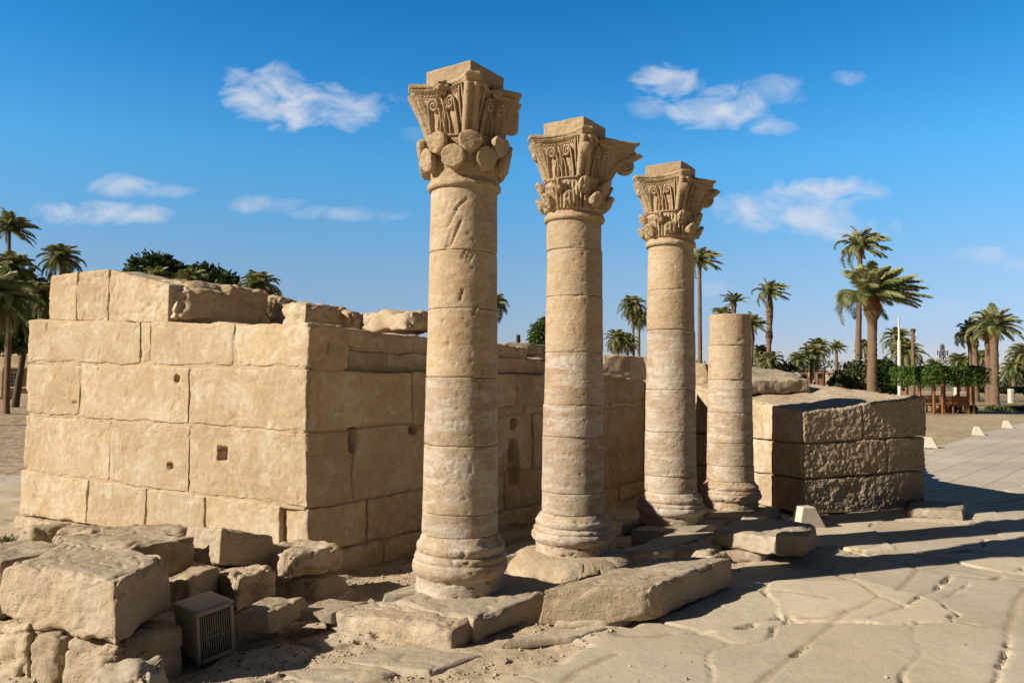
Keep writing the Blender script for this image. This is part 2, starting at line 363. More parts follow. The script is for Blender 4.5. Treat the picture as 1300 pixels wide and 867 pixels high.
def build_ground():
    x = list(np.arange(-5.6, 8.6, .021)); st = .03
    while x[-1] < 900: st *= 1.1; x.append(x[-1] + st)
    st = .03; lo = []; v = -5.6
    while v > -900: st *= 1.1; v -= st; lo.append(v)
    x = np.array(lo[::-1] + x)
    y = [3.3]
    while y[-1] < 14: y.append(y[-1] * 1.0034)
    while y[-1] < 1500: y.append(y[-1] * 1.03)
    st = .03; v = 3.3; lo = []
    while v > -60: st *= 1.18; v -= st; lo.append(v)
    y = np.array(lo[::-1] + y)
    XX, YY = np.meshgrid(x, y, indexing='ij'); H, C = gheight(XX, YY)
    V = np.stack([XX.ravel(), YY.ravel(), H.ravel()], 1); n, k = XX.shape
    g = np.arange(n * k).reshape(n, k); Q = np.stack([g[:-1, :-1].ravel(), g[1:, :-1].ravel(), g[1:, 1:].ravel(), g[:-1, 1:].ravel()], 1)
    m = M('ground_surface'); p = m.pos()
    at = m.n('ShaderNodeAttribute', attribute_name='Col'); sp = m.n('ShaderNodeSeparateColor'); m.l(at.outputs['Color'], sp.inputs[0])
    n2 = m.noise(p, 3.2, 11, .72, .2); n3 = m.noise(p, 90, 4, .7); n4 = m.noise(p, 20, 7, .65); n1 = m.noise(p, .8, 4)
    slab = m.mix(m.ramp(n1, .35, .65), (.62, .51, .37), (.57, .455, .315)); slab = m.mix(m.math('MULTIPLY', m.ramp(n2, .5, .7), .5), slab, (.66, .57, .44))
    slab = m.mix(m.math('MULTIPLY', m.ramp(n2, .46, .32), .45), slab, (.43, .345, .245))
    sand = m.mix(n2, (.47, .35, .22), (.58, .46, .31)); sand = m.mix(m.ramp(m.noise(p, 60, 2), .58, .68), sand, (.32, .24, .16)); sand = m.mix(m.ramp(m.noise(p, 45, 2, .5), .62, .7), sand, (.6, .5, .38))
    c = m.mix(m.ramp(m.math('ADD', sp.outputs[1], m.math('MULTIPLY', m.math('SUBTRACT', n4, .5), .5)), .3, .75), slab, sand)
    # small pavers beyond the old slabs
    sxyz = m.n('ShaderNodeSeparateXYZ'); m.l(p, sxyz.inputs[0]); X, Y = sxyz.outputs[0], sxyz.outputs[1]
    br = m.n('ShaderNodeTexBrick'); m.l(m.pos(rot=(0, 0, -R(49))), br.inputs['Vector']); br.inputs['Scale'].default_value = 1; br.inputs['Brick Width'].default_value = .9; br.inputs['Row Height'].default_value = .55
    br.inputs['Mortar Size'].default_value = .012; br.inputs['Color1'].default_value = (.58, .49, .385, 1); br.inputs['Color2'].default_value = (.54, .455, .35, 1); br.inputs['Mortar'].default_value = (.36, .28, .19, 1)
    pv = m.mix(m.math('MULTIPLY', n4, .35), br.outputs[0], (.58, .49, .38))
    wob = m.math('MULTIPLY', m.math('SUBTRACT', n2, .5), 1.2)
    yw = m.math('ADD', Y, wob)
    e0 = on_z(1187, 566, -.12); e1 = on_z(1295, 538, -.12); dv = (e1 - e0).to_2d().normalized()
    side = m.math('SUBTRACT', m.math('MULTIPLY', m.math('SUBTRACT', X, e0.x), dv.y), m.math('MULTIPLY', m.math('SUBTRACT', Y, e0.y), dv.x))
    c = m.mix(m.ramp(yw, 12.3, 13.0), c, pv)
    gn = m.noise(p, .35, 6, .6); gf = m.noise(p, 4, 6, .7)
    grs = m.mix(m.ramp(gf, .35, .65), (.42, .31, .17), (.58, .45, .28)); grs = m.mix(m.math('MULTIPLY', m.ramp(gn, .44, .58), m.ramp(Y, 36, 44)), grs, (.12, .13, .045))
    grs = m.mix(m.ramp(Y, 60, 75), grs, m.mix(m.ramp(gn, .42, .6), (.16, .15, .06), (.40, .31, .2)))
    out = m.ramp(m.math('ADD', side, m.math('MULTIPLY', m.math('SUBTRACT', gf, .5), .25)), .02, -.08)
    out = m.math('MULTIPLY', out, m.ramp(Y, 14.5, 15))
    # left of the building: earth and a strip of paving
    lft = m.math('MULTIPLY', m.ramp(X, -6.2, -6.6), m.ramp(m.math('ADD', Y, m.math('MULTIPLY', wob, .3)), 13.6, 13.8))
    out = m.math('MAXIMUM', out, lft)
    c = m.mix(out, c, m.mix(lft, grs, m.mix(m.ramp(gf, .4, .6), (.32, .22, .13), (.56, .42, .27))))
    v = m.math('MULTIPLY', m.math('MULTIPLY_ADD', n3, .3, .85), m.math('MULTIPLY_ADD', n4, .3, .85)); v = m.math('MULTIPLY', v, m.math('MULTIPLY_ADD', sp.outputs[0], .8, .80))
    s = m.n('ShaderNodeVectorMath', operation='SCALE'); m.l(c, s.inputs[0]); m.l(v, s.inputs['Scale'])
    b = m.bump(m.math('ADD', n4, m.math('MULTIPLY', n3, .35)), .5, .012)
    b = m.bump(br.outputs['Fac'], m.math('MULTIPLY', m.ramp(yw, 12.3, 13.0), m.math('SUBTRACT', 1.0, out)), -.01, b)
    b = m.bump(gf, m.math('MULTIPLY', out, .8), .1, b)
    m.out(s.outputs[0], b)
    tag(mk('ground', V, Q, m.m, cols=C, own=False), kind='structure')
build_ground()
def gh(x, y): return float(gheight(np.array([x]), np.array([y]))[0][0])

# ------------------------------------------------------------------ the temple wall
def ZL(level, s, L=4.51):      # course heights on the front wing, corner -> left end
    a, b = {0: (-.35, -.4), 1: (.05, -.03), 2: (.445, .48), 3: (1.11, 1.12), 4: (1.65, 1.71), 5: (2.06, 2.24), 6: (2.45, 2.72)}[level]
    return a + (b - a) * s / L
def s_on(px, py, O, D):
    d = tdir(px, py)   # O + s D = t (d.x, 1)
    A = np.array([[D.x, -d.x], [D.y, -1.0]]); s, t = np.linalg.solve(A, np.array([-O.x, -O.y])); return s, CAMZ + d.z * t
def wall_block(O, D, N, s0, s1, zf0, zf1, depth=.5, gap=.012, setb=0.0, skew=(0, 0), **k):
    """block on a wall plane: s range, z functions, N outward"""
    C = []
    lo, hi = min(s0, s1) + gap, max(s0, s1) - gap
    for zf, sk in ((zf0, skew[0]), (zf1, skew[1])):
        for dep in (setb, setb + depth):
            for s in (lo, hi):
                p = O + D * (s + sk) - N * dep
                C.append((p.x, p.y, zf(s) + (gap if zf is zf0 else -gap)))
    D3 = np.array([D.x, D.y, 0]); N3 = np.array([-N.x, -N.y, 0])
    if np.cross(D3, N3)[2] < 0:        # keep faces outward
        C = [C[i] for i in (1, 0, 3, 2, 5, 4, 7, 6)]
    return blockg(C, **k)
def carve(V, O, D, N, holes, tol=.05):
    w1 = fbm(V * 2.1 + 7, 3) * .022 + fbm(V * 9 + 3, 2) * .005; w2 = fbm(V * 1.9 + 41, 3) * .020 + fbm(V * 8 + 13, 2) * .006
    V = V.copy(); V[:, 0] += D.x * w1; V[:, 1] += D.y * w1; V[:, 2] += w2
    sp_ = fbm(V * 2.6 + 77, 5, gain=.6); fl = sst(sp_, .20, .235) * .004 + sst(sp_, .42, .47) * .004 + sst(fbm(V * 7 + 5, 4), .42, .55) * .006; V[:, 0] -= N.x * fl; V[:, 1] -= N.y * fl
    rel = V[:, :2] - np.array(O); s = rel @ np.array(D); dd = rel @ np.array(N)
    for (cs, cz, rs, rz, dep, sq) in holes:
        a = np.abs((s - cs) / rs); b = np.abs((V[:, 2] - cz) / rz)
        f = np.maximum(a, b) if sq else np.hypot(a, b)
        f = f + fbm(V * 12, 2) * .12
        w = sst(f, 1.05, .8) * (np.abs(dd) < tol + .25) * (dd > -tol * 1.5)
        V[:, 0] -= N.x * dep * w; V[:, 1] -= N.y * dep * w
    return V
FN = Vector((-FD.y, FD.x)); FN = -FN if FN.y > 0 else FN      # outward, to the camera
SN = Vector((SD.y, -SD.x))
wall = empty('stone_wall', (WA.x, WA.y, -.17))
tag(wall, 'long ruined temple wall of big tan limestone blocks, its sunlit end facing left', 'wall')
def pxs(px, py): return s_on(px, py, WA, FD)
LEFT = {1: 25, 2: 29, 3: 33, 4: 35}
JO = {4: [178.5, 191.5, 299], 3: [102, 240], 2: [140, 240.5], 1: [111, 186, 261, 357]}
MIDY = {4: 430, 3: 500, 2: 572, 1: 625}
FH = []
for (px, py, w, h, dep, sq) in ((225, 481, 5, 5, .12, 0), (216, 592, 5, 5, .1, 0), (282, 576, 7.5, 8.5, .2, 1), (95, 511, 6, 2.0, .03, 0), (60, 415, 3, 8, .015, 0)):
    s, z = pxs(px, py); Yd = WA.y + FD.y * s; FH.append((s, z, w / F * Yd / .86, h / F * Yd, dep, sq))
def strip(O, D, N, s0, s1, z0, z1, zb0, zb1, setb, thick, g=1.0, A=None, res=.05, amp=.004):
    C = []
    for zf in ((z0, z1), (zb0, zb1)):
        pass
    pts = []
    for (a, b) in ((z0, z1), (zb0, zb1)):
        for dep in (setb, setb + thick):
            for s, z in ((s0, a), (s1, b)):
                p = O + D * s - N * dep; pts.append((p.x, p.y, z))
    D3 = np.array([D.x, D.y, 0]); N3 = np.array([-N.x, -N.y, 0])
    if (np.cross(D3, N3)[2] < 0) != (s1 < s0): pts = [pts[i] for i in (1, 0, 3, 2, 5, 4, 7, 6)]
    V, Q, c = blockg(pts, res=res, r=.01, amp=amp, tone=0); c[:, 1] = g
    return V, Q, c
for lv in (1, 2, 3, 4):
    A = Acc(); sl = pxs(LEFT[lv], MIDY[lv])[0]
    js = [0.0] + [pxs(p, MIDY[lv])[0] for p in JO[lv][::-1]] + [sl]
    for i in range(len(js) - 1):
        s0, s1 = js[i], js[i + 1]
        kw = dict(res=(.013, .04, .013), r=.009, amp=.004, freq=4, big=.003, gap=.008, chip=3.0)
        setb = random.Random(lv * 10 + i).uniform(-.004, .003)
        if lv == 1 and i == 0: kw.update(r=.07, amp=.05, big=.05, gap=.006, freq=7); setb = .10
        if i == len(js) - 2: kw['r'] = .018
        if lv == 4: kw['r'] = .015
        sk = (0, 0)
        V, Q, c = wall_block(WA, FD, FN, s0, s1, lambda s: ZL(lv, s), lambda s: ZL(lv + 1, s), depth=.48, setb=setb, **kw)
        if sk != (0, 0):   # the slanting joint of the top corner stone
            pass
        if lv == 4:        # worn crest
            top = sst(V[:, 2], 1.95, 2.1); V[:, 2] -= top * (.025 + .035 * fbm(V * 2.2, 3))
        V = carve(V, WA, FD, FN, FH)
        A.add(V, Q, c)
    V, Q, c = strip(WA, FD, FN, .03, sl - .05, ZL(lv, 0) - (.03 if lv > 1 else .2), ZL(lv, 4.5) - (.03 if lv > 1 else .2), ZL(lv + 1, 0) - .03, ZL(lv + 1, 4.5) - .03, .008 if lv > 1 else .07, .4, amp=.006, res=.03)
    V = carve(V, WA, FD, FN, FH)
    A.add(V, Q, c); A.mk('stone_course', WALL, wall)
# plinth of the front wing
A = Acc(); A.add(*wall_block(WA, FD, FN, .0, 4.6, lambda s: ZL(0, s), lambda s: ZL(1, s), depth=.5, setb=-.02, res=.03, r=.04, amp=.02)); A.mk('plinth', ROCK, wall)
# side wing
def ps(px, py): return s_on(px, py, WA, SD)
SH = []
for (px, py, w, h, dep, sq) in ((448.5, 558, 5, 17, .2, 0), (525, 546, 6, 6, .2, 0), (652, 538, 6, 7, .2, 0), (652, 575, 9.5, 17, .1, 0), (652, 592, 9.5, 24, .1, 1), (416, 441, 2, 7, .05, 0)):
    s, z = ps(px, py); Yd = WA.y + SD.y * s; SH.append((s, z, w / F * Yd / .75, h / F * Yd, dep, sq))
SE = 6.5
def sz(level): return {0: (lambda s: -.4), .5: (lambda s: -.17), 1: (lambda s: .05 - .0 * s), 2: (lambda s: .445 + .012 * s), 3: (lambda s: 1.11 + .01 * s), 3.3: (lambda s: 1.24), 4: (lambda s: 1.65 - .006 * s), 4.5: (lambda s: 1.85 - .01 * s), 5: (lambda s: 2.06 - .022 * s)}[level]
def side_course(a, b, joints, setb=0.0, name='stone_course', **k):
    A = Acc(); js = joints
    kw = dict(res=(.015, .05, .016), r=.012, amp=.009, freq=4, big=.006, depth=.48, gap=.006, chip=3.3); kw.update(k)
    for i in range(len(js) - 1):
        V, Q, c = wall_block(WA, SD, SN, js[i], js[i + 1], sz(a), sz(b), setb=setb + random.Random(i + int(a * 31)).uniform(-.01, .014), **kw)
        V = carve(V, WA, SD, SN, SH); A.add(V, Q, c)
    V, Q, c = strip(WA, SD, SN, js[0] + .05, js[-1] - .05, sz(a)(0) - .02, sz(a)(js[-1]) - .02, sz(b)(0) - .03, sz(b)(js[-1]) - .03, setb + .02, .4, res=.035)
    V = carve(V, WA, SD, SN, SH); A.add(V, Q, c)
    A.mk(name, WALL, wall)
side_course(.5, 1, [.02, .9, 1.9, 2.6, 3.7, 4.8, 5.6, SE], setb=-.05, r=.03)
side_course(0, .5, [.02, 1.4, 2.8, 4.2, 5.5, SE], setb=-.16, r=.05, amp=.02)
side_course(1, 2, [.02, ps(466, 620)[0], 1.7, 2.9, ps(672, 600)[0] + .3, 4.6, 5.5, SE])
side_course(2, 3, [.0, ps(449, 575)[0], ps(545, 590)[0], 2.7, 3.45, 4.4, 5.3, SE])
side_course(3, 3.3, [ps(590, 500)[0], 3.3, 4.4, 5.4, SE])
side_course(3.3, 4, [ps(590, 500)[0], 3.1, 4.0, 4.9, 5.6, SE])
side_course(3, 4, [.0, ps(524, 500)[0], ps(590, 500)[0]])
s447 = ps(447, 440)[0]
side_course(4, 5, [.0, s447], r=.035)
side_course(4, 4.5, [s447 + .02, ps(506, 455)[0], 1.8, 2.6, ps(688, 455)[0], 4.4, 5.2], setb=.15)
side_course(4.5, 5, [s447 + .02, 1.15, 1.9, 2.5, 3.4, ps(688, 440)[0]], setb=.17, r=.05, amp=.02, gap=.012)
# solid filling behind the facing
C = []
for z in (-.3, 1.84):
    for (u, v) in ((0.35, .35), (5.0, .35), (.35, 5.9), (5.0, 5.9)):
        q = WA + FD * u * .88 + SD * v; C.append((q.x, q.y, z))
C = [C[i] for i in (1, 0, 3, 2, 5, 4, 7, 6)]
A = Acc(); A.add(*blockg(C, res=.12, r=.1, amp=.03)); A.mk('wall_core', ROCK, wall)
# the top course of the front wing, three stones with two grooves
A = Acc(); Oq = WA - FN * .06
js = [s_on(p, 372, Oq, FD)[0] for p in (215, 138, 98, 62)]
for i in range(3):
    V, Q, c = wall_block(Oq, FD, FN, js[i], js[i + 1], lambda s: ZL(5, s) - .04, lambda s: 2.72 - (.22 if i == 0 else 0) * ((js[1] - s) / (js[1] - js[0])) ** 2, depth=.5, res=(.014, .04, .014), r=.02, amp=.012, big=.008, gap=.005)
    A.add(V, Q, c)
A.mk('top_course', WALL, wall)
# ------------------------------------------------------------------ loose stones
def tstone(name, label, cat, tl, tr, back, h, mat=None, tilt=0.0, group=None, spread=.03, zt=None, tlb=(0, 0), **k):
    """stone from its top front edge (two photo points with distance), depth vector and height"""
    def pt(q):
        return at_y(q[0], q[1], q[2]) if len(q) > 2 else on_z(q[0], q[1], zt)
    a, b = pt(tl), pt(tr); bk = Vector((back[0], back[1], back[2] if len(back) > 2 else 0)); dn = Vector((0, 0, -h))
    fw = Vector((back[0], back[1], 0)).normalized() * -spread; sd = (b - a).normalized() * spread
    C = [a + dn + fw - sd, b + dn + fw + sd, a + bk + dn - fw - sd, b + bk + dn - fw + sd, a, b, a + bk, b + bk]
    kw = dict(res=.016, r=.032, amp=.013, freq=5, big=.012, chip=1.8); kw.update(k)
    V, Q, c = blockg(C, **kw)
    o = mk(name, V, Q, mat or ROCK, cols=c); return tag(o, label, cat, group)
GL = 'fallen blocks piled against the sunlit wall'
L = tstone
L('stone_block', 'largest fallen block at the lower left, pitted top and rounded sunlit front', 'stone block', (2, 712, 4.78), (146, 740, 4.42), (0,0),1) if False else None
L('stone_block', 'largest fallen block at lower left, pitted flat top and long rounded sunlit front', 'stone block', (3, 713, 4.8), (148, 738, 4.42), (.03, .64), .34, res=.0105, r=.045, amp=.011, freq=6, group=GL)
L('stone_block', 'fallen block cut by the left picture edge beside the largest block', 'stone block', (-80, 704, 5.15), (1, 713, 4.83), (.27, .5), .34, res=.015, group=GL)
L('stone_block', 'supporting block with a dark hollow below the largest block, at the left edge', 'stone block', (-60, 790, 4.95), (36, 794, 4.62), (.2, .45), .36, res=.014, r=.05, amp=.03, group=GL)
L('stone_block', 'narrow upright supporting block between two others below the largest block', 'stone block', (42, 800, 4.62), (76, 806, 4.55), (.2, .4), .36, res=.013, r=.04, amp=.02, group=GL)
L('stone_block', 'broad supporting block under the right half of the largest block', 'stone block', (82, 808, 4.56), (146, 822, 4.42), (.2, .4), .36, res=.012, r=.045, amp=.018, group=GL)
L('stone_block', 'shaded supporting block under the dark end of the largest block, behind the metal box', 'stone block', (150, 812, 4.6), (205, 800, 4.85), (-.1, .5), .34, res=.016, r=.04, group=GL)
L('stone_block', 'greyish rounded boulder at the bottom edge in front of the supporting blocks', 'boulder', (92, 862, 4.05), (186, 848, 4.0), (-.02, .3), .4, res=.011, r=.09, amp=.02, mat=GREY, group=GL)
L('stone_block', 'long pale block lying behind the largest block, its right end dark and rough', 'stone block', (66, 682, 6.1), (166, 694, 5.65), (.3, .36), .26, res=.013, r=.05, amp=.025, group=GL)
L('stone_block', 'tilted angular block with a half lit face leaning against the wall foot', 'stone block', (236, 668, 6.3), (281, 668, 5.95), (.30, .27, -.12), .27, res=.013, r=.02, amp=.012, group=GL)
L('stone_block', 'rough low block lying below the broken corner of the wall', 'stone block', (316, 694, 6.3), (368, 704, 6.05), (.32, .42), .2, res=.014, r=.06, amp=.03, group=GL)
L('stone_block', 'small striped block in shade behind the metal box', 'stone block', (206, 733, 5.5), (238, 734, 5.3), (.08, .35), .42, res=.016, r=.03, group=GL)
L('stone_block', 'dark layered block wedged under the tilted angular block', 'stone block', (236, 727, 5.9), (300, 733, 5.55), (.18, .35), .24, res=.014, r=.04, amp=.03, freq=7, group=GL)
L('stone_block', 'low flat slab in shade right of the metal box', 'stone block', (290, 778, 5.15), (340, 778, 5.2), (.14, .38), .14, res=.014, r=.025, group=GL)
L('stone_block', 'small shaded slab on the walkway behind the low flat slab', 'stone block', (360, 775, 5.5), (420, 778, 5.5), (.2, .3), .07, res=.02, r=.03, group=GL)
L('stone_block', 'small round rock at the left foot of the sunlit wall', 'boulder', (16, 668, 7.3), (50, 670, 7.1), (.2, .35), .34, res=.018, r=.1, amp=.03, group=GL)
L('stone_block', 'rock filling the gap between the small round rock and the long pale block', 'boulder', (62, 672, 6.9), (108, 676, 6.7), (.2, .35), .34, res=.018, r=.09, amp=.04, group=GL)
L('stone_block', 'rock tucked behind the long pale block against the wall', 'boulder', (120, 672, 6.8), (215, 676, 6.6), (.2, .3), .36, res=.02, r=.08, amp=.03, group=GL)
L('stone_block', 'shaded rubble stone between the dark layered block and the side wall', 'boulder', (330, 735, 6.2), (400, 735, 6.3), (.2, .3), .2, res=.02, r=.05, amp=.03, group=GL)
# stones on top of the wall
GT = 'eroded stones lying along the top of the wall'
def eroded(label, tl, tr, back, h, slump=.1, **k):
    kw = dict(res=.02, r=.13, amp=.035, big=.05, freq=3, mat=WALL, spread=.06); kw.update(k)
    return L('eroded_block', label, 'stone block', tl, tr, back, h, group=GT, **kw)
eroded('smooth eroded slab beside the top left wall stones, hollowed on top', (185, 351, 8.55), (252, 366, 8.15), (.3, .6), .42, r=.09, amp=.02, big=.035)
eroded('big weathered boulder on the front wing with a dark undercut right side', (200, 354, 8.25), (226, 357, 8.0), (.72, .62, .0), .44, r=.10, amp=.03, big=.03, res=.015)
eroded('smooth low hump behind the weathered boulder on the wall top', (294, 371, 9.3), (350, 374, 9.1), (.25, .5), .42)
eroded('rounded block with a shaded right end above the wall corner', (345, 383, 8.7), (388, 383, 8.45), (.36, .5), .32, r=.06)
eroded('low shaded stone right of the rounded block above the corner', (404, 390, 9.0), (446, 396, 8.8), (.3, .5), .3)
eroded('long flat topped boulder lying on the side wall next to the first column', (458, 395, 8.9), (520, 393, 8.5), (.42, .35), .24, r=.07)
eroded('small rough stone on the side wall seen between the first two columns', (640, 434, 9.9), (672, 437, 10.0), (.3, .5), .12, r=.04, amp=.02, big=.01)
eroded('flat broken stone on the side wall just left of the second column', (668, 441, 10.2), (700, 441, 10.3), (.3, .5), .12, r=.04, amp=.02, big=.01)
eroded('lit block with a rough face on the far end of the side wall', (765, 450, 11.2), (799, 452, 11.35), (.3, .5), .34, r=.035, amp=.02, big=.01, res=.016)
# slabs round the columns
GS = 'worn slabs at the feet of the columns'
def slab(label, tl, tr, back, h, zt, **k):
    kw = dict(res=.013, r=.024, amp=.010, freq=5, big=.012, chip=2.0, mat=GREY, zt=zt, spread=.02); kw.update(k)
    return L('stone_slab', label, 'stone slab', tl, tr, back, h, group=GS, **kw)
slab('low slab with a dark broken end lying left of the first column', (418, 776), (572, 797), (.22, .36), .16, -.02, amp=.016, mat=ROCK)
slab('slab carrying the first column, its pointed corner toward the paving', (494, 762), (600, 786), (.72, .92), .17, -.005, r=.04)
slab('square slab set behind the low broken slab beneath the first column', (486, 752), (560, 752), (.5, .7), .16, -.015, r=.04)
slab('biggest paving block in front of the second column, lit top and dark right side', (690, 748, 5.7), (824, 745, 5.66), (.86, 1.0), .24, 0, r=.03, amp=.012, freq=6, mat=ROCK)
slab('long slab between the second column and the biggest paving block', (770, 702), (836, 700), (.8, 1.0), .16, -.0, r=.04)
slab('rounded slab with an overhanging lip in front of the shortest column', (905, 672, 7.9), (1004, 684, 7.45), (.55, .85), .18, 0, r=.06, amp=.012)
slab('short squared stone propping the front of the rounded slab', (985, 677, 7.5), (1018, 680, 7.4), (.25, .3), .2, 0, r=.04, mat=ROCK)
slab('flat stone left of the rounded slab, in the column shadow', (840, 694), (902, 700), (.4, .7), .12, -.02, r=.05)
slab('small low stone right of the biggest paving block', (862, 700), (905, 706), (.3, .35), .1, -.05, r=.05)
slab('small flat stone lying under the lip of the rounded slab', (910, 700), (965, 702), (.35, .4), .09, -.06, r=.05)
slab('slab carrying the third column', (800, 672), (880, 676), (.55, .85), .16, -.005, r=.04)
slab('slab carrying the shortest column', (890, 656), (965, 657), (.5, .8), .16, -.005, r=.04)
slab('flat slab lying right of the big corner block', (1152, 645), (1222, 649), (.45, .75), .13, -.0, r=.04)
slab('pale flat stone sunk in the sand between the paving and the first column', (640, 812), (728, 807), (.28, .2), .06, -.1, r=.03)
slab('small pale stone sunk in the sand left of the biggest paving block', (706, 786), (768, 788), (.2, .14), .06, -.1, r=.03)
slab('shaded slab in the walkway between the first and second column', (640, 706), (690, 702), (.5, .8), .14, -.04, r=.04)
slab('flat slab at the wall foot between the first and second column', (600, 690), (668, 678), (.8, 1.0), .12, -.08, r=.04)
slab('slab in the walkway between the second and third column', (790, 665), (835, 662), (.5, .9), .12, -.04, r=.04)
slab('corner slab at the bottom left of the sandy ground, flat and lit', (430, 838), (545, 852), (.3, .3), .06, -.13, r=.03)
slab('lit flat slab at the bottom edge right of the metal box', (330, 850), (430, 872), (.3, .25), .06, -.14, r=.03)

# ------------------------------------------------------------------ columns
NT = 132
def lathe(prof, cx, cy, res_noise, off, n=NT, jit=(0, 0), cap=True):
    """prof rows of (r, z); returns V,Q"""
    th = np.arange(n) / n * 2 * PI; r = np.array([p[0] for p in prof]); z = np.array([p[1] for p in prof])
    T, Rr = np.meshgrid(th, r, indexing='xy'); Z = np.repeat(z[:, None], n, 1)
    P = np.stack([np.cos(T).ravel() * Rr.ravel(), np.sin(T).ravel() * Rr.ravel(), Z.ravel()], 1)
    k = len(prof); g = np.arange(k * n).reshape(k, n); g2 = np.roll(g, -1, 1)
    Q = np.stack([g[:-1].ravel(), g2[:-1].ravel(), g2[1:].ravel(), g[1:].ravel()], 1)
    if cap:
        c0 = len(P); P = np.vstack([P, [[0, 0, z[0]], [0, 0, z[-1]]]])
        Q = np.vstack([Q, np.stack([g2[0], g[0], np.full(n, c0), np.full(n, c0)], 1)[:0]])
        # caps as degenerate-free quads: pair neighbouring segments
        a, b, c = g[0][0::2], g[0][1::2], np.roll(g[0], -2)[0::2]; Q = np.vstack([Q, np.stack([np.full(len(a), c0), c, b, a], 1)])
        a, b, c = g[-1][0::2], g[-1][1::2], np.roll(g[-1], -2)[0::2]; Q = np.vstack([Q, np.stack([np.full(len(a), c0 + 1), a, b, c], 1)])
    return P, Q
def rough_lathe(P, cx, cy, amp, fr, seed, big=0.0, gouge=None):
    off = np.array([seed * 5.3, seed * 2.9, 0]); rad = np.hypot(P[:, 0], P[:, 1]) + 1e-9; N = np.stack([P[:, 0] / rad, P[:, 1] / rad], 1)
    d = fbm(P * fr + off, 5, gain=.55) * amp + fbm(P * 1.8 + off, 3) * big
    pk = fbm(P * 22 + off, 2); d -= sst(pk, .45, .75) * amp * 1.6
    if gouge is not None: d = d - gouge(P)
    P = P.copy(); P[:, 0] += N[:, 0] * d * (rad > .05); P[:, 1] += N[:, 1] * d * (rad > .05)
    P[:, 0] += cx; P[:, 1] += cy; return P
def drum(name, cx, cy, z0, z1, r0, r1, seed, mat, parent, gouge=None, amp=.0035):
    h = z1 - z0; k = max(8, int(h / .012)); e = .009 + .006 * random.Random(seed).random()
    zs = [0, e * .3, e * .7, e] + list(np.linspace(e, h - e, k))[1:-1] + [h - e, h - e * .7, h - e * .3, h]
    prof = []
    for z in zs:
        t = z / h; r = r0 + (r1 - r0) * t; q = min(z, h - z)
        if q < e: r -= e * .8 * (1 - math.sqrt(max(0, 1 - (1 - q / e) ** 2)))
        prof.append((r, z0 + z))
    P, Q = lathe(prof, 0, 0, 0, 0); rd = random.Random(seed * 7 + 1)
    # chipped arrises
    q = np.minimum(P[:, 2] - z0, z1 - P[:, 2]); rad = np.hypot(P[:, 0], P[:, 1]); ch = sst(fbm(P * 5 + seed, 4), .3, .6) * sst(q, .035, .0) * .012 * (rad > .05)
    P[:, 0] -= P[:, 0] / (rad + 1e-9) * ch; P[:, 1] -= P[:, 1] / (rad + 1e-9) * ch
    V = rough_lathe(P, cx + rd.uniform(-.004, .004), cy + rd.uniform(-.004, .004), amp, 5, seed, .003, gouge)
    c = np.zeros((len(V), 3)); c[:, 0] = rd.uniform(-.12, .09); nn = fbm(P * 4 + seed * 3, 4); c[:, 1] = np.clip(sst(q, .012, .003) * sst(nn, -.2, .2) + sst(nn - q * 9, .32, .4), 0, 1) * .9
    return mk(name, V, Q, mat, parent, cols=c)
BASEP = [(0, .93), (.02, .94), (.28, .945), (.30, .965), (.34, 1.01), (.40, 1.045), (.46, 1.055), (.52, 1.04), (.55, 1.015), (.56, .985), (.575, 1.0), (.61, 1.01), (.65, .995), (.67, .965), (.68, .93), (.70, .925), (.715, .945), (.74, .96), (.79, .965), (.83, .955), (.845, .93), (.86, .92), (.90, .89), (1.0, .825)]
def col_base(cx, cy, z0, z1, rb, seed, parent, mat):
    zs = np.linspace(0, 1, 64); tz = [p[0] for p in BASEP]; tr_ = [p[1] for p in BASEP]
    prof = [(float(np.interp(z, tz, tr_)) * rb, z0 + (z1 - z0) * z) for z in zs]
    P, Q = lathe(prof, 0, 0, 0, 0); V = rough_lathe(P, cx, cy, .011, 6, seed, .012)
    c = np.zeros((len(V), 3)); c[:, 0] = .0
    return mk('base', V, Q, mat, parent, cols=c)

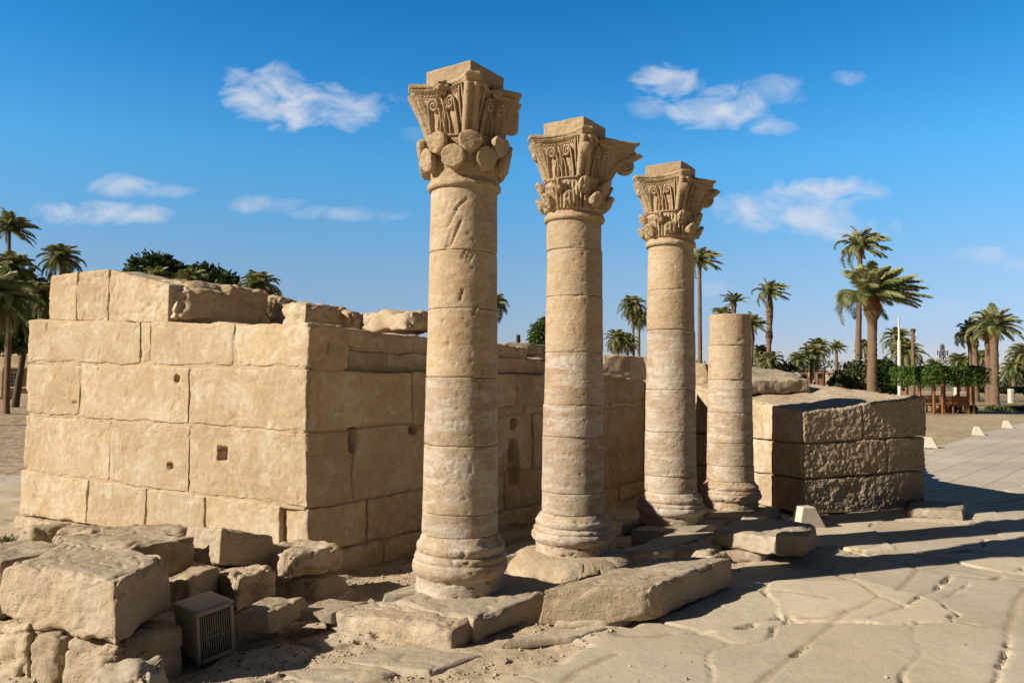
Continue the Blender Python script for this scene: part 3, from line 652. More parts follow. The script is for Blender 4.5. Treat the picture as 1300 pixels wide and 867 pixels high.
# ---- carved capital (local frame: faces look along +-x and +-y), later turned by CR
CR = R(-34)
def seg_ridge(U, Vv, pts, w, h):
    d = np.full(U.shape, 9.0)
    for (a, b) in zip(pts[:-1], pts[1:]):
        vx, vy = b[0] - a[0], b[1] - a[1]; L2 = vx * vx + vy * vy + 1e-12
        t = np.clip(((U - a[0]) * vx + (Vv - a[1]) * vy) / L2, 0, 1); d = np.minimum(d, np.hypot(U - a[0] - t * vx, Vv - a[1] - t * vy))
    return h * np.sqrt(np.clip(1 - (d / w) ** 2, 0, 1)) , d
def spiral(cx, cy, r0, turns, start, sgn, n=26):
    return [(cx + r0 * (1 - .82 * t) * math.cos(start + sgn * t * turns * 2 * PI), cy + r0 * (1 - .82 * t) * math.sin(start + sgn * t * turns * 2 * PI)) for t in [i / n for i in range(n + 1)]]
def cap_relief(U, Vv):
    """U in metres from face centre, Vv metres above relief foot (0..~.33); returns outward displacement"""
    out = np.full(U.shape, -.022)
    A = np.abs(U)
    def put(pts, w, h):
        nonlocal out
        r, d = seg_ridge(A, Vv, pts, w, h); out = np.maximum(out, np.where(d < w, -.022 + r, -9)); out = np.where((d > w) & (d < w * 1.35), np.minimum(out, -.034), out)
    sp = spiral(.092, .228, .054, 1.6, PI * .0, 1)
    put([(.156, .0), (.158, .10), (.152, .18), sp[0]] + sp, (.0145), .036)             # scroll and its stem
    put([(.03, .0), (.018, .09), (.035, .17), (.07, .285)], .012, .028)               # crossing inner stems
    put([(.0, .06), (.012, .13), (.0, .20), (.02, .29)], .006, .014)
    put([(.075, .0), (.07, .09), (.045, .17)], .010, .02)
    put([(.185, .0), (.20, .12), (.215, .24), (.235, .32)], .012, .024)               # outer stalk
    put([(.225, .0), (.245, .14), (.27, .32)], .014, .022)
    # little leaf frieze below the abacus
    fr = .010 * np.sin(A * 190) * np.sin(Vv * 150) * sst(Vv, .275, .295) * sst(A, .25, .2)
    out = out + fr
    return np.clip(out, -.04, .03)
def build_capital(cx, cy, z0, kind, parent, seed, HS=1.0, RS=1.05, arm=0.0, rough=.004):
    """kind 'disc' (plain boss leaves) or 'leaf' (curled acanthus leaves); arm = length of the far corner that survives"""
    capo = empty('capital', (0, 0, 0)); capo.parent = parent; capo.location = Vector((cx, cy, z0)) - wloc(parent)
    def fin(name, V, Q, c=None, p=None):
        V = np.asarray(V, float).copy(); V[:, 2] *= HS; V[:, :2] *= RS
        V = V + (fbm(V * 16 + seed * 3, 4)[:, None] * rough) * (V * (1, 1, 0) / (np.linalg.norm(V[:, :2], axis=1)[:, None] + 1e-6))
        ca, sa = math.cos(CR), math.sin(CR); x = V[:, 0] * ca - V[:, 1] * sa; y = V[:, 0] * sa + V[:, 1] * ca
        W_ = np.stack([x + cx, y + cy, V[:, 2] + z0], 1)
        if c is None: c = np.zeros((len(V), 3)); c[:, 0] = random.Random(seed + len(V)).uniform(-.05, .05)
        return mk(name, W_, Q, CAPM, p or capo, cols=c)
    # bell
    n = 900; k = 300; th = np.arange(n) / n * 2 * PI; h = np.linspace(0, .735, k); T, H = np.meshgrid(th, h)
    ring = .026 * np.sqrt(np.clip(1 - ((H - .034) / .03) ** 2, 0, 1)) + .012 * np.sqrt(np.clip(1 - ((H - .068) / .008) ** 2, 0, 1))
    rho = .247 + .012 * sst(H, .07, .3) + ring
    t = np.clip((H - .38) / .35, 0, 1); cor = np.abs(np.sin(2 * T)) ** 2.6
    rho = rho + .012 * t + .135 * t ** 1.35 * cor
    ph = (T + PI / 4) % (PI / 2) - PI / 4; u = ph * 1.27 * rho * .98; v = (H - .395)
    act = sst(H, .385, .40) * sst(H, .735, .722)
    rel = cap_relief(u.ravel(), v.ravel()).reshape(u.shape) * act
    # two rounded props under every corner
    ac = np.abs(np.abs(ph) - PI / 4) * rho
    prop = .03 * np.sqrt(np.clip(1 - ((ac - .032) / .024) ** 2, 0, 1)) * act
    rho = rho + np.where(ac < .06, prop, rel)
    band = .016 * np.sqrt(np.clip(1 - ((H - .385) / .013) ** 2, 0, 1)); rho = rho + band
    if kind == 'leaf':       # upright carved leaves on the lower bell
        m8 = (T / (PI / 8)) % 1 - .5; vl = (H - .09) / .25
        rib = .009 * np.cos(m8 * 2 * PI * 3) * sst(vl, 0, .1) * sst(vl, 1.1, .9) + .02 * sst(np.abs(m8) * 2.0 + np.clip(vl, 0, 1) ** 3, 1.0, .8) * sst(vl, 0, .08) * sst(vl, 1.05, .9)
        rho = rho + rib
    P = np.stack([np.cos(T).ravel() * rho.ravel(), np.sin(T).ravel() * rho.ravel(), H.ravel()], 1)
    g = np.arange(k * n).reshape(k, n); g2 = np.roll(g, -1, 1); Q = np.stack([g[:-1].ravel(), g2[:-1].ravel(), g2[1:].ravel(), g[1:].ravel()], 1)
    fin('bell', P, Q)
    # leaves
    def leafblob(ang, hc, w, hh, th_, rr, flat_top, ribs, lean):
        a = np.linspace(0, 2 * PI, 49)[:-1]; b = np.linspace(-PI / 2, PI / 2, 33); A_, B_ = np.meshgrid(a, b)
        e = .55
        s = lambda x, p: np.sign(x) * np.abs(x) ** p
        cb, sb = np.cos(B_), np.sin(B_)
        X = w * s(cb, .55 if ribs else .4) * np.cos(A_); Z = hh * s(cb, .55) * np.sin(A_); Yt = th_ * s(sb, .6 if ribs else .28)
        if flat_top: Z = np.minimum(Z, hh * .55 + Z * .06); X = X * (1 + .12 * Z / hh)
        else: X = X * (1 + .05 * Z / hh)
        if ribs:
            out = sst(Yt, -.2 * th_, th_); Yt = Yt + (.35 * th_ * np.cos(X / w * 9) * .35 - .5 * th_ * (Z / hh < -.2) * np.abs(Z / hh + .2)) * out
            Yt = Yt + .5 * th_ * sst(Z / hh, .0, .8)
        Yt = Yt + lean * Z
        r_ = rr + Yt; V = np.stack([np.cos(ang) * r_ - np.sin(ang) * X, np.sin(ang) * r_ + np.cos(ang) * X, hc + Z], -1).reshape(-1, 3)
        k2, n2 = A_.shape; g = np.arange(k2 * n2).reshape(k2, n2); g2 = np.roll(g, -1, 1)
        return V, np.stack([g[:-1].ravel(), g2[:-1].ravel(), g2[1:].ravel(), g[1:].ravel()], 1)
    rd = random.Random(seed)
    for i in range(8):
        for row in (0, 1):
            ang = R(22.5 + 45 * i) if row == 0 else R(45 * i)
            if kind == 'disc':
                hc, rr = (.21, .305) if row == 0 else (.325, .322)
                A2 = Acc(); V, Q = leafblob(ang, hc, .083 + rd.uniform(-.004, .004), .086, .026, rr, row == 1, False, .14); A2.add(V, Q)
                V, Q = leafblob(ang, hc - .02, .05, .075, .04, rr - .045, False, False, .1); A2.add(V, Q)
                V, Q = leafblob(ang, hc + .05, .05, .03, .045, rr - .03, False, False, 0); A2.add(V, Q)
            else:
                hc, rr = (.175, .295) if row == 0 else (.305, .300)
                A2 = Acc(); w = (.058 if row == 0 else .05) + rd.uniform(-.004, .004)
                V, Q = leafblob(ang, hc, w, .072, .034, rr, False, True, .22); A2.add(V, Q)
                if row == 1:
                    pass
            V = np.concatenate(A2.V); V = V + fbm(V * 30 + i, 3)[:, None] * .006
            fin('leaf', V, np.concatenate(A2.F))
    # abacus
    def outline(sc, z):
        pts = []; rc = [.425, .425, .425, .425]; rc[0] += arm
        for s in range(4):     # corner s at angle 45+90 s
            a0 = R(45 + 90 * s); a1 = R(45 + 90 * (s + 1)); d0 = Vector((math.cos(a0), math.sin(a0))); d1 = Vector((math.cos(a1), math.sin(a1)))
            w = .052 if not (s == 0 and arm) else .045
            p0 = d0 * rc[s] + Vector((-d0.y, d0.x)) * w; p0a = d0 * rc[s] - Vector((-d0.y, d0.x)) * w
            w1 = .052 if not ((s + 1) % 4 == 0 and arm) else .045
            p1 = d1 * rc[(s + 1) % 4] - Vector((-d1.y, d1.x)) * w1
            mid = (d0 + d1).normalized() * .245
            for t in np.linspace(0, 1, 8)[:-1]: pts.append(p0a.lerp(p0, t))
            c = mid * 2 - (p0 + p1) / 2
            for t in np.linspace(0, 1, 45)[:-1]: pts.append((p0 * (1 - t) ** 2 + c * 2 * t * (1 - t) + p1 * t * t))
        return [(p.x * sc, p.y * sc, z) for p in pts]
    lev = [(.90, .70), (.915, .705), (.925, .712), (.93, .74), (.935, .755), (.95, .757), (.955, .772), (.955, .776), (.985, .778), (1.0, .79), (1.0, .80), (.99, .808), (.96, .812), (.6, .814), (.05, .814)]
    lev = [(.05, .70), (.6, .70)] + lev
    # refine vertical
    Vs = [outline(s_, z_) for s_, z_ in lev]; n2 = len(Vs[0]); P = np.array(Vs).reshape(-1, 3); k2 = len(lev)
    P[:, :2] += (fbm(P * 9 + seed * 5, 4)[:, None] * .010) * (P[:, :2] / (np.linalg.norm(P[:, :2], axis=1)[:, None] + 1e-6))
    P[:, 2] += (fbm(P * 5 + seed, 3) * .006) * (P[:, 2] > .75)
    g = np.arange(k2 * n2).reshape(k2, n2); g2 = np.roll(g, -1, 1); Q = np.stack([g[:-1].ravel(), g2[:-1].ravel(), g2[1:].ravel(), g[1:].ravel()], 1)
    fin('abacus', P, Q)
    V, Q, c = blockg(box8((0, 0, .872), .208, .208, .07), res=.012, r=.009, amp=.003, seed=seed + 40); fin('top_block', V, Q, c)
    def scroll(ang, rho_c, hc, rad, thick, name='volute'):
        # a scroll standing in the vertical plane through the corner diagonal, spiral groove on both cheeks
        rr = np.linspace(0.0, 1.0, 22); aa = np.arange(72) / 72 * 2 * PI; A_, R_ = np.meshgrid(aa, rr)
        sp_ = np.cos((R_ * 2.6 - A_ / (2 * PI)) * 2 * PI); cheek = thick / 2 * (.86 + .14 * sp_) * np.sqrt(np.clip(1.02 - R_ ** 8, 0, 1))
        out_ = []
        for sg in (1, -1):
            X = R_ * rad * np.cos(A_); Z = R_ * rad * np.sin(A_); Yt = sg * cheek
            out_.append(np.stack([X, Yt, Z], -1))
        G = np.concatenate([out_[0], out_[1][::-1]], 0); k3, n3 = G.shape[:2]; G = G.reshape(-1, 3)
        ca, sa = math.cos(ang), math.sin(ang)
        V = np.stack([ca * (rho_c + G[:, 0]) - sa * G[:, 1], sa * (rho_c + G[:, 0]) + ca * G[:, 1], hc + G[:, 2]], 1)
        g = np.arange(k3 * n3).reshape(k3, n3); g2 = np.roll(g, -1, 1)
        return fin(name, V, np.stack([g[:-1].ravel(), g2[:-1].ravel(), g2[1:].ravel(), g[1:].ravel()], 1))
    def stalk(ang, pts, w, d):
        # curved stalk in the diagonal plane
        A3 = []; 
        for (rr, zz, sc) in pts:
            for q in np.arange(20) / 20 * 2 * PI: A3.append((rr + d * sc * math.cos(q), w * sc * math.sin(q), zz + .4 * d * sc * math.cos(q) * -1))
        G = np.array(A3); k3 = len(pts); ca, sa = math.cos(ang), math.sin(ang)
        V = np.stack([ca * G[:, 0] - sa * G[:, 1], sa * G[:, 0] + ca * G[:, 1], G[:, 2]], 1); g = np.arange(k3 * 20).reshape(k3, 20); g2 = np.roll(g, -1, 1)
        return fin('stalk', V, np.stack([g[:-1].ravel(), g2[:-1].ravel(), g2[1:].ravel(), g[1:].ravel()], 1))
    if kind == 'leaf' and arm:
        V, Q, c = blockg([(.24, -.045, .40), (.30, -.045, .40), (.24, .045, .40), (.30, .045, .40), (.24, -.05, .71), (.42 + arm * .7, -.05, .71), (.24, .05, .71), (.42 + arm * .7, .05, .71)], res=.012, r=.015, amp=.008, seed=seed + 9)
        a = R(45); fin('corner_web', np.stack([V[:, 0] * math.cos(a) - V[:, 1] * math.sin(a), V[:, 0] * math.sin(a) + V[:, 1] * math.cos(a), V[:, 2]], 1), Q, c)
    if kind == 'leaf':
        scroll(R(-45), .345, .63, .068, .10)
        scroll(R(-135), .335, .63, .06, .09)
        scroll(R(45), .345 + arm * .75, .60 - .02, .088, .10)
        stalk(R(45), [(.27, .40, 1), (.30, .46, 1), (.34, .53, 1), (.39 + arm * .2, .60, 1.05), (.44 + arm * .5, .66, 1.1), (.46 + arm * .8, .70, 1)], .05, .05)
    else:
        # stump of the far corner scroll and the flower boss on the lit side
        V, Q, c = blockg(box8((0, 0, 0), .045, .045, .115), res=.012, r=.03, amp=.012, seed=seed + 5)
        a = R(45); x = V[:, 0] * math.cos(a) - V[:, 1] * math.sin(a) + .355 * math.cos(a); y = V[:, 0] * math.sin(a) + V[:, 1] * math.cos(a) + .355 * math.sin(a)
        fin('corner_stump', np.stack([x, y, V[:, 2] + .60], 1), Q, c)
    # flower bosses in the middle of the visible faces
    for fa, sc in ((R(-90), 1.0 if kind == 'disc' else .0), (R(0), .8)):
        if sc <= 0: continue
        a = np.arange(60) / 60 * 2 * PI; b = np.linspace(-PI / 2, PI / 2, 30); A_, B_ = np.meshgrid(a, b)
        rad = .052 * sc * (1 + .16 * np.cos(A_ * 6) * np.cos(B_) + .12 * np.cos(B_ * 6)); X = rad * np.cos(B_) * np.cos(A_); Z = rad * np.cos(B_) * np.sin(A_); Yt = rad * 1.25 * np.sin(B_)
        r_ = .275 + Yt; V = np.stack([np.cos(fa) * r_ - np.sin(fa) * X, np.sin(fa) * r_ + np.cos(fa) * X, .745 + Z], -1).reshape(-1, 3)
        k3, n3 = A_.shape; g = np.arange(k3 * n3).reshape(k3, n3); g2 = np.roll(g, -1, 1)
        fin('boss', V, np.stack([g[:-1].ravel(), g2[:-1].ravel(), g2[1:].ravel(), g[1:].ravel()], 1))

def gouges1(lst):
    """diagonal slashes; each (angle, z, half length, slope, width, depth)"""
    def f(P):
        T = np.arctan2(P[:, 1], P[:, 0]); r = np.hypot(P[:, 0], P[:, 1]); d = np.zeros(len(P))
        for (a, z, hl, sl, w, dep) in lst:
            u = ((T - a + PI) % (2 * PI) - PI) * r; v = P[:, 2] - z; c, s = math.cos(sl), math.sin(sl)
            al = u * c + v * s; ac = -u * s + v * c; d = d + dep * sst(np.abs(ac) / w, 1, .2) * sst(np.abs(al) / hl, 1, .7)
        return d * (r > .05)
    return f
def column(name, label, cx, cy, joints, rb, rt, rbase, seed, kind=None, arm=0, mats=None, gouge=None, z0=0.0, capHS=1.0, group='columns of the ruined colonnade'):
    """joints: list of photo y pixels (column axis x given) of drum joints from top to the top of the base"""
    root = empty(name, (cx, cy, z0)); tag(root, label, 'column', group)
    px = 650 + cx / cy * F
    zs = [z_at(px, y, cy - rt * .95) for y in joints]        # descending
    zb = zs[-1]
    col_base(cx, cy, z0 - .02, zb, rbase, seed, root, COLP)
    ztop = zs[0]
    for i in range(len(zs) - 1):
        t0 = (zs[i + 1] - zb) / (ztop - zb); t1 = (zs[i] - zb) / (ztop - zb)
        m = COLP if t0 < .42 else COLM
        drum('drum', cx, cy, zs[i + 1], zs[i], rb + (rt - rb) * t0 - .0, rb + (rt - rb) * t1, seed * 20 + i, m, root, gouge)
    if kind: build_capital(cx, cy, ztop - .012, kind, root, seed, HS=capHS, arm=arm)
    return root, ztop
def th(cx, cy, px): # surface angle whose silhouette x is px
    return None
g1 = gouges1([(-1.85, 2.78, .10, 1.1, .012, .014), (-1.75, 2.66, .13, 1.15, .014, .016), (-1.95, 2.62, .09, 1.25, .011, .012), (-1.6, 2.88, .08, .8, .012, .012), (-2.05, 2.86, .07, 1.2, .010, .01),
              (-1.5, 2.50, .05, 1.2, .008, .012), (-1.4, 2.48, .05, 1.2, .008, .012), (-1.3, 2.47, .05, 1.1, .008, .012), (-1.55, 2.2, .06, 1.3, .01, .014), (-1.15, 2.1, .06, 1.2, .01, .012), (-2.1, 2.0, .03, 1.5, .01, .012),
              (-1.9, 1.85, .05, 1.6, .008, .01), (-1.0, 1.5, .08, 1.5, .012, .014), (-.95, 1.62, .05, 1.2, .009, .014), (-1.7, 1.25, .05, 1.4, .009, .008)])
column('stone_column', 'nearest and tallest column, its capital ringed with plain round discs', -.383, 6.15, [235, 317, 391, 479, 567, 654, 683], .292, .255, .352, 1, 'disc', gouge=g1, capHS=1.0)
column('stone_column', 'second column from the left, curled leaf capital with a scroll arm jutting right', .58, 7.47, [277, 315, 375, 447, 514, 555, 627, 655], .292, .255, .358, 2, 'leaf', arm=.17)
column('stone_column', 'third column from the left, smaller looking leaf capital with a short scroll arm', 1.81, 9.08, [310, 367, 418, 495, 549, 605, 627], .292, .258, .365, 3, 'leaf', arm=.09)
column('stone_column', 'shortest broken column without a capital, nearest the big corner block', 2.775, 10.13, [398, 438, 482, 524, 563, 592, 612], .292, .255, .355, 4, None)
# footing under the second column
P, Q = lathe([(.62, -.16), (.60, -.12), (.57, -.08), (.52, -.04), (.46, -.01), (.40, .0), (.3, .0)], 0, 0, 0, 0); V = rough_lathe(P, .56, 7.44, .03, 3, 9, .04)
tag(mk('column_footing', V, Q, ROCK, cols=np.zeros((len(V), 3))), 'worn round stone footing spreading under the second column', 'footing')

# ------------------------------------------------------------------ the big corner block on the right
K = Vector((3.72, 10.2)); KD = Vector((math.cos(R(17)), math.sin(R(17)))); KL = Vector((-.42, .906)).normalized()
blk = empty('corner_block_wall', (K.x, K.y, -.12)); tag(blk, 'big chiselled three course corner block right of the shortest column, top sloping up behind', 'wall')
BN = Vector((KD.y, -KD.x)); LN = Vector((-KL.y, KL.x)); LN = -LN if LN.dot(Vector((-1, -1))) < 0 else LN
LEN = 1.97
def tz_(s): return 1.175 + .11 * s
cz = [lambda s: -.12, lambda s: .33 + .03 * s, lambda s: .78 + .035 * s, tz_]
for a, b, js in ((0, 1, [0, 1.93]), (1, 2, [0, 1.3, 1.95]), (2, 3, [0, .92, LEN])):
    A = Acc()
    for i in range(len(js) - 1):
        V, Q, c = wall_block(K, KD, BN, js[i], js[i + 1], cz[a], cz[b], depth=.6, res=(.0105, .05, .0105), r=.022, amp=.010, freq=15, big=.008, gap=.006)
        if a == 0:
            rel = V[:, :2] - np.array(K); s = rel @ np.array(KD); w = sst(np.abs(s - 1.65) / .35, 1, .4) * sst(V[:, 2], .0, -.1); V[:, 2] += w * .09
        V = carve(V, K, KD, BN, [(1.05, .42, .13, .05, .05, 0)] if a < 2 else [])
        A.add(V, Q, c)
    V, Q, c = strip(K, KD, BN, .04, js[-1] - .06, cz[a](0), cz[a](js[-1]), cz[b](0) - .03, cz[b](js[-1]) - .03, .02, .4, g=.0); A.add(V, Q, c)
    A.mk('stone_course', RUFF, blk)
lz = [lambda s: -.12, lambda s: .33 - .02 * s, lambda s: .78 - .01 * s, lambda s: 1.19 + .10 * s]
for a, b, js in ((0, 1, [.02, .8, 2.7]), (1, 2, [.02, 1.1, 2.7]), (2, 3, [.02, .75, 2.7])):
    A = Acc()
    for i in range(len(js) - 1):
        A.add(*wall_block(K, KL, LN, js[i], js[i + 1], lz[a], lz[b], depth=.5, res=(.018, .06, .018), r=.022, amp=.008, freq=5, big=.006, gap=.005, setb=.02 * (i == 1)))
    A.mk('stone_course', WALL, blk)
# top surface: a worn sheet with thickness sloping up to the back
def quad_sheet(pts, name, mat, parent, thick=.3, res=.05, amp=.02, r=.05, big=.03):
    C = [Vector(p) for p in pts]; Cs = [c - Vector((0, 0, thick)) for c in C] + C
    V, Q, c = blockg(Cs, res=(res, res, .05), r=r, amp=amp, freq=3, big=big); return mk(name, V, Q, mat, parent, cols=c)
a = K + KD * .03 - BN * .05 + KL * .03; b = K + KD * (LEN - .05) - BN * .05; c_ = K + KL * 2.7 + KD * .1; d_ = K + KD * LEN + KL * 2.9
quad_sheet([(a.x, a.y, 1.17), (b.x, b.y, 1.37), (c_.x, c_.y, 1.54), (d_.x, d_.y, 1.60)], 'worn_top', ROCK, blk, .5, .04, .015)
hump = L('stone_mound', 'low smooth mound of worn stone rising behind the corner block', 'stone mound', (930, 476, 12.9), (1030, 490, 12.5), (1.0, 3.2, .22), .6, mat=ROCK, res=.05, r=.12, amp=.012, big=.05)
L('stone_slab', 'thick slab with a shaded rough edge lying on the top of the corner block', 'stone slab', (940, 484, 11.3), (1026, 481, 11.75), (.1, 1.3, .05), .19, mat=ROCK, res=.02, r=.03, amp=.02, big=.01)
L('stone_block', 'dark wall end seen in the gap between the third and the shortest column', 'stone block', (820, 455, 12.9), (900, 462, 12.6), (.3, .8), 1.95, mat=WALL, res=.04, r=.04)
L('stone_block', 'shadowed pillar of masonry at the far end of the side wall', 'stone block', (806, 452, 12.3), (826, 453, 12.25), (.3, .6), 1.95, mat=WALL, res=.03, r=.03)
# ------------------------------------------------------------------ small man-made things near the columns
def frustum(c, hb, ht, h, ang, z0, dt=(0, 0)):
    """8 corners: bottom half sizes hb, top half sizes ht, top shifted by dt, turned by ang"""
    ca, sa = math.cos(ang), math.sin(ang); out = []
    for z, (hx, hy), (ox, oy) in ((z0, hb, (0, 0)), (z0 + h, ht, dt)):
        for y in (-hy, hy):
            for x in (-hx, hx): X, Y = x + ox, y + oy; out.append((c[0] + ca * X - sa * Y, c[1] + sa * X + ca * Y, z))
    return out
CONC = plain('cream_concrete', (.62, .55, .43), .85, 12, .12, .25)
DARKM = plain('dark_metal', (.03, .028, .025), .5, 10, .2)
def wedge(label, c, ang, z0, s=1.0):
    r = empty('ground_light', (c[0], c[1], z0)); tag(r, label, 'ground light', 'cream wedge ground lights beside the paving')
    V, Q, cc = blockg(frustum(c, (.2 * s, .1 * s), (.085 * s, .085 * s), .3 * s, ang, z0, (-.05 * s, 0)), res=.02, r=.006, amp=.001, tone=0); mk('housing', V, Q, CONC, r, cols=cc)
    ca, sa = math.cos(ang), math.sin(ang); V, Q, cc = blockg(frustum((c[0] + ca * .12 * s, c[1] + sa * .12 * s), (.075 * s, .08 * s), (.01 * s, .07 * s), .25 * s, ang, z0 + .012, (-.06 * s, 0)), res=.03, r=.003, amp=0, tone=0); mk('lamp_glass', V, Q, DARKM, r)
w0 = at_y(1027, 650, 9.35); wedge('cream wedge shaped ground light beside the big corner block, behind the rounded slab', (w0.x, w0.y), R(12), -.16, .95)
for lab, q in (('nearest of the three small cream ground lights along the far paving edge', (1181, 568)), ('middle one of the three cream ground lights along the far paving edge', (1242, 552)), ('farthest and smallest cream ground light along the far paving edge', (1279, 543))):
    g = on_z(q[0], q[1], -.12); wedge(lab, (g.x, g.y), R(-25), -.13, .92)
# beige metal box with a grille
MET = plain('beige_painted_metal', (.38, .33, .26), .5, 20, .15, .12)
BX = on_z(251, 845, -.15); bxl = empty('grille_box', (BX.x, BX.y, -.155)); tag(bxl, 'beige metal box with a dark barred grille standing in shade by the largest block', 'metal box')
bxl.rotation_euler = (R(3), R(-6), R(52))
def lbox(c, h): return blockg(box8(c, *h), res=.05, r=.004, amp=0, tone=0)
# local: -Y face is the grille side, -X face the plain side; origin at the near bottom corner
A = Acc(); bw, bd, bh = .25, .25, .32
for c, h in (((0 + bw / 2, bd / 2 + .012, bh / 2), (bw / 2 - .006, bd / 2 - .012, bh / 2 - .004)), ((.011, .006, bh / 2), (.011, .014, bh / 2)), ((bw - .011, .006, bh / 2), (.011, .014, bh / 2)), ((bw / 2, .006, .014), (bw / 2 - .022, .0135, .014)), ((bw / 2, .006, bh - .012), (bw / 2 - .022, .0135, .012)),
             ((bw / 2, bd / 2, bh + .004), (bw / 2 + .006, bd / 2 + .012, .006))):
    V, Q, c_ = lbox(c, h); A.add(V, Q, c_)
A.mk('housing', MET, bxl, local=True)
V, Q, c_ = lbox((bw / 2, .010, bh / 2), (bw / 2 - .022, .003, bh / 2 - .026)); mk('backing', V, Q, DARKM, bxl, local=True)
A = Acc()
for i in range(13):
    V, Q, c_ = lbox((.034 + i * (bw - .068) / 12, .0005, bh / 2), (.0030, .004, bh / 2 - .026)); A.add(V, Q)
V, Q, c_ = lbox((bw / 2, -.0035, bh / 2 - .01), (bw / 2 - .022, .003, .0025)); A.add(V, Q)
A.mk('grille', MET, bxl, local=True)
P, Q = lathe([(.052, 0), (.060, .002), (.060, .006), (.052, .008)], 0, 0, 0, 0, n=40, cap=False); V = np.stack([P[:, 0] + bw / 2, P[:, 2] + .004, P[:, 1] + bh / 2 - .02], 1)
mk('fan_ring', V, Q[:, ::-1], MET, bxl, local=True)

# ------------------------------------------------------------------ vegetation
def leafmat(name, col, alt, tr_=.25, var=.35):
    m = M(name); at = m.n('ShaderNodeAttribute', attribute_name='Col'); sp = m.n('ShaderNodeSeparateColor'); m.l(at.outputs['Color'], sp.inputs[0])
    c = m.mix(sp.outputs[0], col, alt); m.b.inputs['Roughness'].default_value = .55
    m.set(m.b.inputs['Base Color'], c)
    tl = m.n('ShaderNodeBsdfTranslucent'); m.l(c, tl.inputs[0]); mx = m.n('ShaderNodeMixShader'); mx.inputs[0].default_value = tr_
    o = m.t.nodes['Material Output']; m.l(m.b.outputs[0], mx.inputs[1]); m.l(tl.outputs[0], mx.inputs[2]); m.l(mx.outputs[0], o.inputs[0]); return m.m
FROND = leafmat('palm_frond', (.13, .15, .045), (.34, .33, .15))
LEAF = leafmat('dark_foliage', (.022, .045, .010), (.085, .12, .026)); VINE = leafmat('vine_foliage', (.032, .07, .010), (.12, .19, .03)); VMID = leafmat('mid_green_foliage', (.03, .065, .012), (.12, .19, .035)); OLIVE = leafmat('olive_foliage', (.06, .075, .025), (.17, .17, .07))
BARK = plain('palm_bark', (.21, .135, .08), .95, 30, .4, 1.0); BOOT = plain('palm_boots', (.23, .11, .05), .95, 40, .5, 1.0); WOODB = plain('branch_bark', (.12, .085, .055), .95, 20, .3, .6)
def crown_mesh(name, seed, n=40, wind=(0, 0), droop=1.5, lmax=1.0, ns=20, up=85, low=-35, width=.03):
    rd = random.Random(seed); V = []; Fc = []; Cc = []
    for i in range(n):
        az = i * 2.39996 + rd.uniform(-.25, .25); t = (i + .5) / n; e0 = R(up + (low - up) * t ** .9 + rd.uniform(-8, 8)); L_ = lmax * rd.uniform(.82, 1.05) * (.75 + .35 * math.sin(min(1, t * 1.6) * PI / 2))
        p = Vector((0, 0, 0)); pts = []; e = e0; st = L_ / ns; dr = droop * rd.uniform(.75, 1.25)
        for k in range(ns + 1):
            s = k / ns; d = Vector((math.cos(az) * math.cos(e), math.sin(az) * math.cos(e), math.sin(e)))
            d = (d + Vector((wind[0], wind[1], 0)) * (s ** 1.1) * 1.3).normalized(); pts.append((p.copy(), d.copy())); p += d * st; e -= dr * (.3 + s) / ns
            e = max(e, R(-88))
        tone = min(1, max(0, .5 + rd.uniform(-.4, .4) + (.3 if t < .4 else -.1)))
        for k in range(ns):       # rachis
            (a, d), (b, d2) = pts[k], pts[k + 1]; sd_ = d.cross(Vector((0, 0, 1))); sd_ = sd_.normalized() * .012 * lmax * (1 - k / ns * .8) if sd_.length > 1e-3 else Vector((.01, 0, 0))
            j = len(V); V += [a - sd_, a + sd_, b + sd_ * .8]; V[-1] = b; Fc.append((j, j + 1, j + 2)); Cc += [tone] * 3
        for k in range(2, ns + 1):
            s = k / ns; a, d = pts[k]; sd_ = d.cross(Vector((0, 0, 1)))
            if sd_.length < 1e-3: sd_ = Vector((1, 0, 0))
            sd_.normalize(); upv = sd_.cross(d).normalized(); ll = lmax * .27 * math.sin(PI * min(1, .12 + s * .86)) ** .6 * rd.uniform(.85, 1.1)
            for sg in (-1, 1):
                for sub in (0, .5):
                    a2 = a - d * st * sub; w = width * lmax
                    dd = (sd_ * sg * .75 + d * (.65 + .4 * s) + upv * rd.uniform(-.05, .35) + Vector((0, 0, -.28 - .1 * rd.random())) + Vector((wind[0], wind[1], 0)) * .45).normalized()
                    j = len(V); V += [a2 - d * w * .5, a2 + d * w * .5, a2 + dd * ll * .55 + d * w * .45, a2 + dd * ll + Vector((0, 0, -.04 * lmax))]
                    Fc.append((j, j + 1, j + 2, j + 3)); tt = min(1, max(0, tone + rd.uniform(-.2, .2))); Cc += [tt] * 4
    me = bpy.data.meshes.new(name); me.from_pydata([tuple(v) for v in V], [], Fc); me.materials.append(FROND)
    a = me.color_attributes.new('Col', 'FLOAT_COLOR', 'POINT'); c = np.zeros((len(V), 4)); c[:, 0] = Cc; a.data.foreach_set('color', c.ravel()); me.update(); return me
